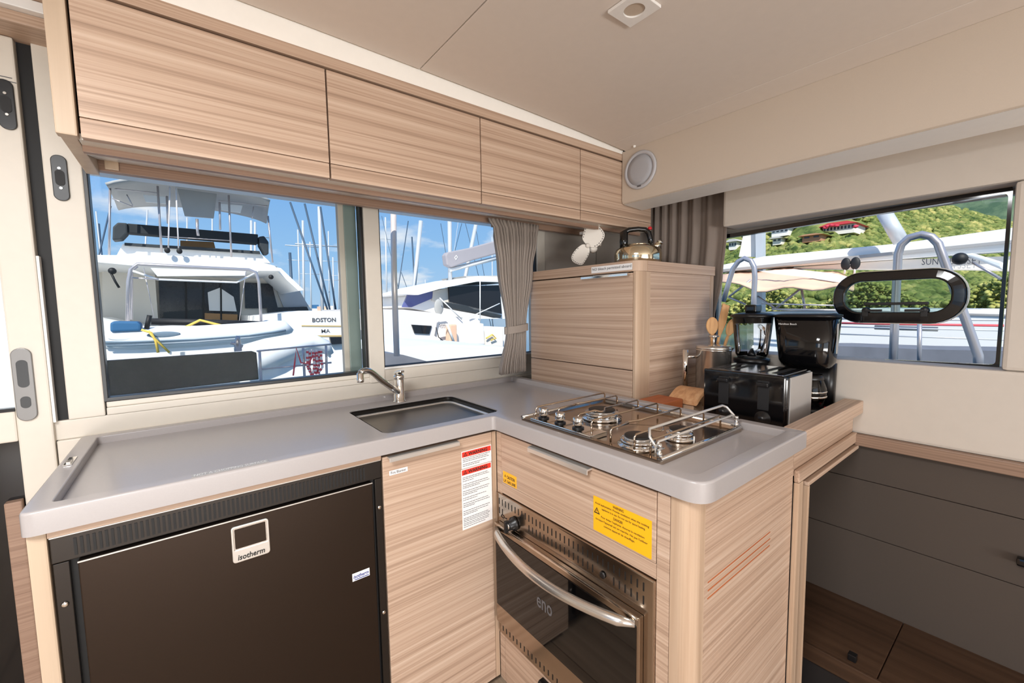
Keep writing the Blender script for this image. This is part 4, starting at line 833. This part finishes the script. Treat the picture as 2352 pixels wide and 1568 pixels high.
# --- dinghy on the davits
dn = thing('dinghy', 'pale grey inflatable dinghy hanging on davits across the catamaran stern', 'dinghy', (.5, 10.8, -1.2))
tb = [at(*p, 'y', 10.8) for p in c1((115, 1135), (300, 1135), (700, 1120), (1050, 1095), (1200, 1075), (1290, 1062), (1345, 1085))]
build('tube', G().tube(tb, [.19, .21, .22, .22, .20, .17, .05], 20), 'hypalon', dn)
build('tube', G().tube([p+Vector((0, 1.0, 0)) for p in tb], [.19, .21, .22, .22, .20, .17, .05], 16), 'hypalon', dn)
build('hull', G().loft([[at(*p, 'y', yy) for p in c1((115, 1150), (700, 1150), (1340, 1095), (1180, 1180), (800, 1210), (300, 1240), (150, 1245))] for yy in (10.75, 11.9)], sm=False), 'gelcoat', dn)
build('rub_strake', G().tube([p+Vector((0, -.20, -.05)) for p in tb[:-1]], .022, 8), 'hypalon_line', dn); build('rub_strake', G().tube([p+Vector((0, -.18, -.11)) for p in tb[:-1]], .012, 8), 'hypalon_line', dn)
build('patch', G().ball(at(*c1((505, 1105))[0], 'y', 10.585), .2, (1.25, .05, .28)), 'hypalon_line', dn); build('patch', G().ball(at(*c1((240, 1125))[0], 'y', 10.60), .2, (1.1, .05, .26)), 'gelcoat', dn)
oc_ = poly(c1((150, 1030), (175, 1020), (330, 1022), (352, 1040), (352, 1082), (150, 1090)), 'y', 10.6, .5, 'blue_cover', dn, 'outboard_cover', .04)
pipe(c1((390, 1068), (410, 980)), 'y', 10.7, .04, 'rubber', dn, 'tiller'); pipe(c1((420, 1022), (855, 1030), (1180, 1040)), 'y', 11.2, .07, 'rubber', dn, 'davit_beam')
pipe(c1((560, 1080), (620, 1070), (740, 1012), (830, 1035), (960, 1065)), 'y', 10.9, .025, 'strap', dn, 'strap'); pipe(c1((355, 1075), (420, 1095), (450, 1150), (465, 1225)), 'y', 10.5, .022, 'strap', dn, 'strap'); pipe(c1((400, 1080), (440, 1130), (540, 1225)), 'y', 10.5, .02, 'strap', dn, 'strap')
# --- second dinghy bow
d2 = thing('inflatable_tender', 'grey inflatable tender with striped bow behind the railing', 'dinghy', (2.0, 8, -1.6))
tb = [at(*p, 'y', 8.0) for p in c1((1000, 1290), (1200, 1225), (1360, 1175), (1470, 1150), (1560, 1180), (1595, 1235))]
build('tube', G().tube(tb, [.26, .25, .20, .145, .11, .06], 20), 'hypalon', d2); build('rub_strake', G().tube([p+Vector((0, -.20+.012*k*k, .05)) for k, p in enumerate(tb[:4])], .025, 8), 'hypalon_line', d2); build('rub_strake', G().tube([p+Vector((0, -.20+.012*k*k, -.05)) for k, p in enumerate(tb[:4])], .025, 8), 'hypalon_line', d2)
build('floor', G().loft([[at(*p, 'y', yy) for p in c1((1000, 1300), (1580, 1190), (1600, 1250), (1480, 1420), (1000, 1440))] for yy in (8.0, 9.2)], sm=False), 'gelcoat', d2)
# --- own boat: dark cover, rail with rope, side deck
cv = thing('solar_cover', 'dark grey weathered panel leaning below the big window outside', 'panel', (0, 2.6, -.4))
poly(c1((100, 1280), (1080, 1215), (1110, 1225), (1125, 1400), (125, 1515)), 'y', 2.6, .03, 'tarp', cv, 'panel', .004)
t = bx('side_deck', 'gelcoat', None, -2.5, 3.0, 1.76, 3.1, -.62, -.55, .01, label='white side deck just outside the galley windows', cat='deck', kind='structure')
rl = thing('deck_rail', 'thin stainless guard rail beyond the dark panel', 'railing', (.4, 3.0, -.55))
for p in (((1110, 1215), (1600, 1170)), ((1125, 1335), (1600, 1290))): pipe(c1(*p), 'y', 3.0, .006, 'tube_steel', rl, 'wire')
for p in (((1130, 1220), (1140, 1420)), ((1415, 1195), (1425, 1400)), ((1565, 1180), (1570, 1390))): pipe(c1(*p), 'y', 3.0, .008, 'tube_steel', rl, 'post')
cw = thing('mooring_cleat', 'steel winch cleat on top of the dark panel', 'cleat', at(*c1((990, 1215))[0], 'y', 2.9)); pipe(c1((990, 1215), (985, 1150), (990, 1115)), 'y', 2.9, [.02, .016, .01], 'tube_steel', cw, 'body'); pipe(c1((940, 1160), (1020, 1185)), 'y', 2.9, .009, 'tube_steel', cw, 'arm')
rp = thing('rope_coil', 'red and white rope coiled over the guard rail', 'rope', at(*c1((1495, 1375))[0], 'y', 2.98))
rnd = random.Random(4)
for k in range(7):
    x = 1450+k*15+rnd.uniform(-4, 4); base = [(x-4, 1205), (x+rnd.uniform(-6, 6), 1260), (x+rnd.uniform(-10, 10), 1320), (x*.5+745+rnd.uniform(-10, 10), 1370+rnd.uniform(-20, 8))]
    pts = [at(*p, 'y', 2.975+.012*(k % 2)) for p in c1(*base)]
    lp = build('strand', G().tube(pts, .0075, 7), 'rope_white', rp)
    for (a, b) in zip(pts, pts[1:]):
        for f in (.2+rnd.uniform(-.18, .2), .7+rnd.uniform(-.2, .18)):
            c = a.lerp(b, f); build('fleck', G().tube([c, c+(b-a).normalized()*.014], .0082, 6), 'rope_red', lp)
pts = [at(*p, 'y', 2.97) for p in c1((1350, 1375), (1360, 1290), (1370, 1195), (1400, 1290), (1450, 1300), (1480, 1240))]; lp = build('strand', G().tube(pts, .005, 7), 'rope_red', rp)
pl = pipe(c2((440, 120), (446, 700), (468, 1345)), 'y', 2.5, .018, 'bronze_pole', None, 'awning_pole', 14, label='warm metal pole standing outside the smaller window', cat='pole')
t = poly(c2((510, 1275), (900, 1252), (1420, 1275), (1420, 1420), (490, 1420)), 'y', 4.2, 1.6, 'gelcoat', None, 'deck_cover', .02, label='low white deck cover outside the smaller window', cat='deck cover')
t = poly(c2((330, 1318), (520, 1335), (760, 1400), (760, 1460), (330, 1460)), 'y', 3.4, .5, 'deck_grey', None, 'deck_mat', label='grey speckled deck mat outside the smaller window', cat='mat')
# --- second catamaran
c_ = thing('moored_catamaran', 'white sailing catamaran seen bow-on through the smaller window', 'boat', (9, 15, WATER))
h2 = build('hull', G().prism([at(u, v, 'y', 13) for u, v in c2((200, 960), (520, 965), (770, 990), (1000, 1035), (1130, 1040), (1180, 1100), (1420, 1110), (1420, 1420), (200, 1420))], (0, 5, 0)), 'hull_white', c_)
poly(c2((590, 1088), (755, 1098), (735, 1165), (615, 1158)), 'y', 12.95, .06, 'boat_glass', h2, 'hull_port'); wtext('Astre', *c2((800, 1100), (890, 1098)), .16, 'y', 12.93, 'ink_grey', h2)
poly(c2((300, 1245), (800, 1275), (800, 1300), (300, 1270)), 'y', 12.95, .05, 'hypalon_line', h2, 'boot_stripe')
poly(c2((540, 945), (600, 850), (890, 790), (1420, 760), (1420, 1040), (1000, 1040), (770, 990)), 'y', 14.5, 4, 'gelcoat', c_, 'cabin')
poly(c2((515, 945), (560, 840), (770, 815), (755, 875), (590, 945)), 'y', 14.4, .1, 'bluish_glass', c_, 'windscreen'); poly(c2((765, 815), (890, 785), (895, 905), (760, 890)), 'y', 14.38, .1, 'gelcoat_warm', c_, 'side_panel')
poly(c2((893, 775), (1310, 765), (1330, 1000), (900, 900)), 'y', 14.3, .1, 'boat_glass', c_, 'cockpit_screen'); poly(c2((530, 838), (830, 752), (1130, 690), (1420, 700), (1420, 742), (1130, 735), (840, 790), (645, 845)), 'y', 14.0, 3.5, 'gelcoat', c_, 'hardtop'); poly(c2((1030, 690), (1420, 685), (1420, 702), (1040, 705)), 'y', 14.6, 2, 'canvas', c_, 'hardtop_rim')
poly(c2((865, 905), (1040, 930), (1100, 960), (1330, 1010), (1320, 1035), (1160, 1000), (1020, 975), (900, 950)), 'y', 13.6, .5, 'canvas_dark', c_, 'folded_cover', .03)
build('wheel_cover', G().ball(at(*c2((812, 945))[0], 'y', 13.2), .3, (.6, .25, .95)), 'canvas', c_)
for p in (((820, 870), (1000, 1045)), ((1150, 730), (1150, 1060)), ((1060, 1030), (1310, 915))): pipe(c2(*p), 'y', 12.9, .02, 'gelcoat', c_, 'stay_tube')
pipe(c2((900, 240), (905, 740)), 'y', 15.5, .09, 'mast', c_, 'mast'); bo = pipe(c2((900, 640), (1280, 545)), 'y', 15.4, .09, 'gelcoat', c_, 'boom')
poly(c2((868, 520), (885, 495), (1070, 458), (1300, 395), (1300, 505), (1080, 565), (920, 620), (880, 600)), 'y', 15.2, .35, 'sail_cover', c_, 'sail_bag', .05); build('emblem', G().frame([at(*p, 'y', 15.18) for p in c2((940, 540), (955, 518), (968, 536), (953, 562))], [at(*p, 'y', 15.18) for p in c2((946, 540), (955, 526), (962, 537), (953, 553))], (0, .01, 0)), 'gelcoat', c_)
fl_ = poly(c2((780, 1180), (800, 1070), (870, 1060), (890, 1075), (815, 1085), (795, 1190)), 'y', 12.5, .04, 'tube_steel', c_, 'ladder'); pipe(c2((880, 1080), (935, 1230)), 'y', 12.5, .04, 'gelcoat', c_, 'ladder_rail'); pipe(c2((790, 1110), (810, 1190), (870, 1240)), 'y', 12.4, .015, 'rubber', c_, 'line')
poly(c2((905, 1090), (960, 1085), (965, 1240), (900, 1240)), 'y', 12.6, .3, 'tan_canvas', c_, 'fender_bag', .04); poly(c2((1090, 1070), (1180, 1080), (1190, 1250), (1060, 1250)), 'y', 12.5, .3, 'gelcoat', c_, 'locker', .03); poly(c2((1210, 1140), (1340, 1110), (1340, 1270), (1200, 1260)), 'y', 12.5, .3, 'cream_canvas', c_, 'locker', .03); pipe(c2((1200, 1200), (1250, 1170), (1280, 1200), (1240, 1215)), 'y', 12.4, .03, 'strap', c_, 'hose')
# --- masts across the marina
def mast(p0, p1, Y, r, dark=0, spread=0, where='beside the flybridge catamaran'):
    a, b = at(*p0, 'y', Y), at(*p1, 'y', Y); d = b-a; lean = d.x/max(.1, -d.z)
    b = a+d*((WATER-a.z)/d.z)                                             # carried down to its own deck at the waterline
    lb = ' '.join(['thick' if r > .1 else 'slim' if r > .05 else 'thin', 'dark' if dark else 'pale', 'mast' if r > .05 else 'stay', 'with crosstrees' if spread else '', 'leaning' if abs(lean) > .12 else 'upright', where]).replace('  ', ' ')
    o = thing('mast' if r > .05 else 'rigging_stay', lb, 'mast' if r > .05 else 'rigging', b, group='masts and stays of the marina')
    build('spar', G().tube([a, b], r, 8), 'mast_dark' if dark else 'mast', o)
    if spread:
        c = a.lerp(a+d, spread); w = r*14; build('spreader', G().tube([c+Vector((-w, 0, .0)), c+Vector((w, 0, .02))], r*.4, 6), 'mast', o)
M1 = [((1330, 240), (1560, 900), 22, .045, 1, 0), ((1425, 250), (1556, 800), 24, .05, 1, 0), ((1528, 270), (1622, 900), 24, .05, 1, 0), ((1413, 360), (1420, 920), 40, .10, 0, .3), ((1520, 270), (1540, 900), 36, .13, 0, .4), ((1672, 560), (1680, 900), 36, .08, 1, 0), ((1328, 570), (1335, 700), 50, .14, 1, 0), ((1610, 600), (1616, 900), 50, .08, 0, .5),
      ((1380, 420), (1395, 920), 60, .09, 0, .4), ((1460, 500), (1468, 920), 60, .09, 0, .5), ((1580, 430), (1588, 920), 62, .09, 0, .4), ((1645, 520), (1650, 920), 62, .08, 0, .5), ((72, 380), (92, 600), 45, .10, 1, 0), ((155, 265), (75, 600), 24, .03, 1, 0), ((58, 300), (90, 600), 28, .03, 0, 0), ((1075, 360), (1075, 570), 45, .10, 0, .5), ((1100, 370), (1100, 570), 45, .09, 0, 0), ((655, 340), (655, 480), 45, .06, 0, 0), ((820, 350), (820, 480), 45, .06, 0, 0), ((395, 290), (385, 480), 40, .05, 0, 0)]
for p0, p1, Y, r, dk, sp2 in M1: mast(*c1(p0, p1), Y, r, dk, sp2, 'in open sky beside the flybridge catamaran' if p0[0] > 1250 else 'glimpsed under the bimini' if p0[0] > 300 else 'left of the bimini poles')
M2 = [((375, 210), (385, 800), 45, .09, 0, .3), ((562, 240), (480, 790), 24, .03, 1, 0), ((592, 370), (612, 720), 40, .08, 1, 0), ((665, 240), (605, 830), 26, .14, 0, 0), ((828, 260), (872, 520), 30, .025, 1, 0), ((1000, 260), (945, 480), 30, .025, 1, 0), ((1030, 260), (1075, 440), 30, .025, 1, 0), ((1115, 270), (1030, 690), 24, .13, 0, 0), ((1115, 300), (1140, 440), 32, .025, 1, 0), ((1248, 370), (1250, 690), 40, .05, 0, 0), ((700, 720), (704, 790), 50, .06, 0, 0), ((505, 660), (560, 810), 34, .03, 1, 0), ((345, 200), (375, 330), 34, .02, 1, 0), ((970, 250), (940, 470), 34, .02, 0, 0)]
for p0, p1, Y, r, dk, sp2 in M2: mast(*c2(p0, p1), Y, r, dk, sp2, 'behind the grey sail bag' if p0[0] > 800 else 'beside the warm metal pole')
rnd = random.Random(9)
for k in range(8):      # low hulls along the far pontoon
    u = 692+k*18 if k < 5 else 876+(k-5)*24; Y = 96+(k % 3)*13; a = at(u, 706+rnd.uniform(-3, 2), 'y', Y)
    cvr = ['gelcoat', 'canvas', 'blue_cover', 'tan_canvas'][k % 4]; w = rnd.uniform(1.0, 1.3)
    o = thing('far_yacht', 'small distant yacht with %s cabin on the far pontoon' % {'gelcoat': 'white', 'canvas': 'grey', 'blue_cover': 'blue', 'tan_canvas': 'tan'}[cvr], 'boat', (a.x, a.y, WATER), group='yachts on the far pontoon')
    build('hull', G().loft([[(a.x-w, Y, a.z-.6), (a.x+w, Y, a.z-.6), (a.x+w, Y+6, a.z-.6), (a.x, Y+8, a.z-.4), (a.x-w, Y+6, a.z-.6)], [(a.x-w*.7, Y, WATER-.2), (a.x+w*.7, Y, WATER-.2), (a.x+w*.7, Y+6, WATER-.2), (a.x, Y+7, WATER-.2), (a.x-w*.7, Y+6, WATER-.2)]], sm=False), 'gelcoat', o)
    bx('cabin', cvr, o, a.x-w*.6, a.x+w*.6, Y+1, Y+4, a.z-.6, a.z+.4, .05)
# ---------------------------------------------------------------- beyond the forward window
pf = thing('stainless_hoop', 'tall bent stainless hoop crossing the forward window', 'railing', at(*c3((1360, 1400))[0], 'x', 3.4))
ap = c3((1355, 1420), (1370, 1100), (1388, 700), (1396, 540), (1420, 470), (1480, 415), (1575, 390), (1650, 410), (1700, 460), (1740, 570), (1860, 900), (1960, 1180), (2005, 1310), (2008, 1420)); pipe(ap, 'x', 3.4, .021, 'tube_steel', pf, 'hoop', 14)
pf = thing('stainless_hoop', 'smaller bent stainless hoop beside the grey-brown curtain', 'railing', at(*c3((100, 1000))[0], 'x', 4.4))
ap = c3((70, 900), (110, 760), (145, 650), (185, 595), (230, 572), (280, 590), (305, 640), (310, 720), (302, 860), (298, 1050)); pipe(ap, 'x', 4.4, .024, 'tube_steel', pf, 'hoop', 14)
st_ = thing('stanchion', 'slim steel stanchion with lifelines on the grey foredeck', 'railing', at(*c3((1560, 1400))[0], 'x', 3.6)); pipe(c3((1560, 1050), (1558, 1420)), 'x', 3.6, .012, 'tube_steel', st_, 'post', 10)
t = poly(c3((500, 1235), (940, 1236), (1600, 1262), (2400, 1278), (2400, 1460), (500, 1460)), 'x', 5.6, .5, 'deck_grey', None, 'pontoon', label='grey weathered pontoon below the forward window', cat='pontoon')
for k, (a, b) in enumerate((((930, 1090), (2200, 1120)), ((930, 1145), (2200, 1190)))): pipe(c3(a, b), 'x', 6.0, .008, 'mast', st_, 'lifeline', 6)
mh = thing('sloop', 'white sloop with long boom lying across the forward window', 'boat', (9, 3, WATER))
poly(c3((300, 980), (940, 965), (2400, 985), (2400, 1330), (300, 1300)), 'x', 7.5, 3, 'gelcoat', mh, 'hull'); poly(c3((460, 975), (940, 960), (2300, 1000), (2300, 1014), (940, 976)), 'x', 7.48, .02, 'panel_grey', mh, 'toe_rail')
pipe(c3((930, 1062), (1300, 1070), (2200, 1082)), 'x', 7.0, .014, 'rope_red', mh, 'red_rope'); pipe(c3((1220, 1095), (1700, 1108)), 'x', 7.2, .03, 'panel_grey', mh, 'boat_hook'); pipe(c3((940, 1030), (2200, 1040)), 'x', 7.1, .012, 'mast', mh, 'lifeline'); pipe(c3((440, 958), (1000, 965)), 'x', 7.1, .014, 'tube_steel', mh, 'lifeline'); pipe(c3((360, 915), (960, 930)), 'x', 7.1, .010, 'tube_steel', mh, 'lifeline')
bo = poly(c3((20, 628), (370, 556), (1420, 455), (2400, 318), (2400, 505), (1420, 575), (600, 632), (20, 680)), 'x', 9.2, .3, 'gelcoat', mh, 'boom', .05)
poly(c3((60, 655), (1420, 515), (2400, 420), (2400, 440), (1420, 540), (60, 675)), 'x', 9.12, .06, 'panel_grey', bo, 'boom_groove')
sb2 = poly(c3((600, 640), (1420, 580), (2230, 555), (2400, 560), (2400, 668), (1900, 655), (1300, 655), (600, 650)), 'x', 9.3, .4, 'cream_canvas', mh, 'sail_bag', .04)
wtext('SUN ODYSSEY', *c3((1575, 622), (2035, 612)), .10, 'x', 9.26, 'ink_grey', sb2)
poly(c3((310, 150), (365, 150), (365, 1000), (320, 1000)), 'x', 9.6, .18, 'mast', mh, 'mast'); poly(c3((250, 250), (310, 250), (310, 560), (188, 560)), 'x', 9.7, .08, 'cream_canvas', mh, 'furled_sail')
bim = thing('bimini_awning', 'tan and cream bimini awning spread below the boom', 'awning', at(*c3((520, 800))[0], 'x', 8.4))
def awn():
    g = G(); V = []; top = c3((60, 700), (330, 662), (600, 650), (900, 682), (1060, 720)); bot = c3((60, 745), (330, 812), (600, 802), (900, 792), (1060, 800))
    for j in range(7):
        row = []
        for i in range(17):
            s = i/16*4; k = min(3, int(s)); f = s-k; a = Vector(top[k]).lerp(Vector(top[k+1]), f); b = Vector(bot[k]).lerp(Vector(bot[k+1]), f); p = a.lerp(b, j/6); q = at(p[0], p[1], 'x', 9.4-2.2*j/6); q.z += .03*math.sin(i*1.1+j); row.append(g.b.verts.new(q))
        V.append(row)
    for j in range(6):
        for i in range(16): g._f([V[j][i], V[j][i+1], V[j+1][i+1], V[j+1][i]], True)
    return g
build('canopy', awn(), 'tan_canvas', bim, solid=.03)
poly(c3((340, 668), (600, 652), (900, 684), (1050, 722), (1040, 770), (700, 715), (460, 690)), 'x', 8.0, .05, 'cream_canvas', bim, 'panel')
for p in (((470, 950), (660, 800)), ((110, 865), (280, 735)), ((110, 865), (240, 920)), ((330, 860), (460, 950)), ((665, 810), (690, 960))): pipe(c3(*p), 'x', 7.6, .018, 'tube_steel', bim, 'frame_tube')
pipe(c3((1290, 225), (1420, 445)), 'x', 8.9, .10, 'mast', None, 'topping_spar', 12, label='pale slanted spar meeting the white boom', cat='spar')
bk = thing('tackle_block', 'pair of blocks with line hanging under the boom', 'tackle', at(*c3((1030, 690))[0], 'x', 8.9))
for a in ((1000, 615), (1072, 610)): build('block', G().ball(at(*c3(a)[0], 'x', 8.9), .07, (.5, 1, 1.5)), 'rubber', bk)
for a, b in (((1000, 600), (990, 690)), ((1072, 600), (1065, 690)), ((1000, 640), (1072, 600))): pipe(c3(a, b), 'x', 8.9, .015, 'rope_white', bk, 'line')
wn = thing('windvane', 'steel gear and solar bracket hanging below the boom end', 'gear', at(*c3((1990, 620))[0], 'x', 7.2)); poly(c3((1870, 545), (1960, 530), (2190, 600), (2190, 660), (2020, 590)), 'x', 7.2, .15, 'hypalon', wn, 'bracket', .02); build('motor', G().ball(at(*c3((1865, 575))[0], 'x', 7.2), .07), 'rubber', wn); pipe(c3((1960, 600), (2180, 730)), 'x', 7.2, .015, 'tube_steel', wn, 'stay')
# hillside
def terrain(name, m, x0, x1, hfun, label, nx=60, nb=120):
    g = G(); V = []
    rr_ = random.Random(3)
    for i in range(nx+1):
        x = x0+(x1-x0)*i/nx; row = []
        for j in range(nb+1):
            b = -.35+1.35*j/nb; row.append(g.b.verts.new((x, b*x, hfun(x, b)+rr_.uniform(-.006, .006)*x)))
        V.append(row)
    for i in range(nx):
        for j in range(nb): g._f([V[i][j], V[i][j+1], V[i+1][j+1], V[i+1][j]], True)
    return build(name, g, m, label=label, cat='hill', kind='structure')
def ridge(b): return .36 if b > .3 else (.155+(b-.123)*1.16 if b > .123 else .155-(.123-b)*.52)
def h_near(x, b): f = min(1, (x-45)/75); return WATER+1.0+f*(ridge(b)*120+2.6-1.0)*f**.15
terrain('near_hillside', 'hill', 45, 120, h_near, 'green wooded hillside rising behind the boats')
terrain('far_hillside', 'hill_far', 260, 420, lambda x, b: WATER+(x-255)/165*(.30*420), 'hazy dark green hill beyond the near ridge', 12, 40)
def blob_base():
    b = bmesh.new(); bmesh.ops.create_icosphere(b, subdivisions=1, radius=1); vs = [v.co.copy() for v in b.verts]; fs = [[v.index for v in f.verts] for f in b.faces]; b.free(); return vs, fs
BV, BF = blob_base()
def foliage(name, m, spots, label, seed=1):
    rnd = random.Random(seed); vs = []; fs = []
    for (x, y, z, r, sz) in spots:
        o = len(vs)
        for v in BV:
            k = 1+rnd.uniform(-.22, .22); vs.append((x+v.x*r*k, y+v.y*r*k, z+v.z*r*sz*k))
        fs += [[i+o for i in f] for f in BF]
    me = bpy.data.meshes.new(name); me.from_pydata(vs, [], fs); me.polygons.foreach_set('use_smooth', [True]*len(fs)); me.materials.append(MATS[m]); o = bpy.data.objects.new(name, me); link(o, None, Vector((0, 0, 0)))
    return tag(o, label, 'trees', kind='stuff')
def on_hill(px):                       # where the line of sight meets the slope
    x = 50.0
    while x < 119:
        p = at(*px, 'x', x)
        if h_near(x, p.y/x) >= p.z: return p
        x += .25
    return p
HOUSES = [('long white villa with red roof and verandah on the hillside', (960, 372), 5.6, 1.3, 'roof_red', 'house_wall', 9), ('white grey-roofed house under the window border', (520, 388), 3.6, 1.3, 'roof_grey', 'house_wall', 4), ('low brown house with flat roof among trees', (760, 428), 3.6, .7, 'house_brown', 'house_brown', 2), ('small white block house beside the pale mast', (165, 492), 2.0, 1.4, 'roof_grey', 'house_wall', 3), ('white gabled cottage among yellowish trees', (500, 452), 1.9, .8, 'roof_grey', 'house_wall', 2)]
HP = [(h, on_hill(c3(h[1])[0])) for h in HOUSES]
rnd = random.Random(21); sp3 = []
for k in range(22000):
    x = 50+70*rnd.random()**1.2; b = rnd.uniform(-.05, .62); r = rnd.uniform(.16, .6); y = b*x; z = h_near(x, b)+r*.4
    if any(x < p.x+7 and abs(y/x-p.y/p.x) < h[2]/170+.008 and (x > p.x-1.5 or (z+r)/x > p.z/p.x-.004) for h, p in HP): continue
    sp3.append((x, y, z, r, rnd.uniform(.6, 1.0)))
foliage('hillside_trees', 'leaf', sp3, 'countless small green trees covering the hillside', 2)
sp3 = []
for k in range(10000):
    x = rnd.uniform(36, 42); b = rnd.uniform(-.05, .65); z = WATER+.8+rnd.random()**.8*3.0*(.8+.25*math.sin(b*37)); r = rnd.uniform(.06, .2); sp3.append((x, b*x, z, r, .85))
foliage('shore_bushes', 'leaf_near', sp3, 'dense yellow-green mangrove bushes along the shore', 5)
def house(h, p):
    label, _, w, hh, roof, wall, nwin = h; k = p.x/78; w *= k*.68; hh *= k*.66; x0 = p.x-1.0
    o = thing('house', label, 'house', (x0, p.y, p.z))
    bx('wall', wall, o, x0, x0+5, p.y-w/2, p.y+w/2, p.z-.4, p.z+hh, .02)
    build('roof', G().prism([(x0-.5, p.y-w/2-.4, p.z+hh+.005), (x0-.5, p.y+w/2+.4, p.z+hh+.005), (x0-.5, p.y+w*.3, p.z+hh*1.5), (x0-.5, p.y-w*.3, p.z+hh*1.5)], (6, 0, 0)), roof, o)
    for q in range(nwin): yy = p.y-w/2+(q+.5)*w/nwin; bx('window', 'pane_dark', o, x0-.05, x0+.02, yy-w/nwin*.28, yy+w/nwin*.28, p.z+hh*.3, p.z+hh*.8)
for h, p in HP: house(h, p)
bg = [(at(*c3((u, v))[0], 'x', HP[0][1].x-1.9)) for u, v in ((860, 330), (890, 325), (930, 325), (1075, 330), (845, 340))]
foliage('flowering_bushes', 'bougainvillea', [(p.x, p.y, p.z, .34, .6) for p in bg], 'red flowering bushes around the long white villa', 8)
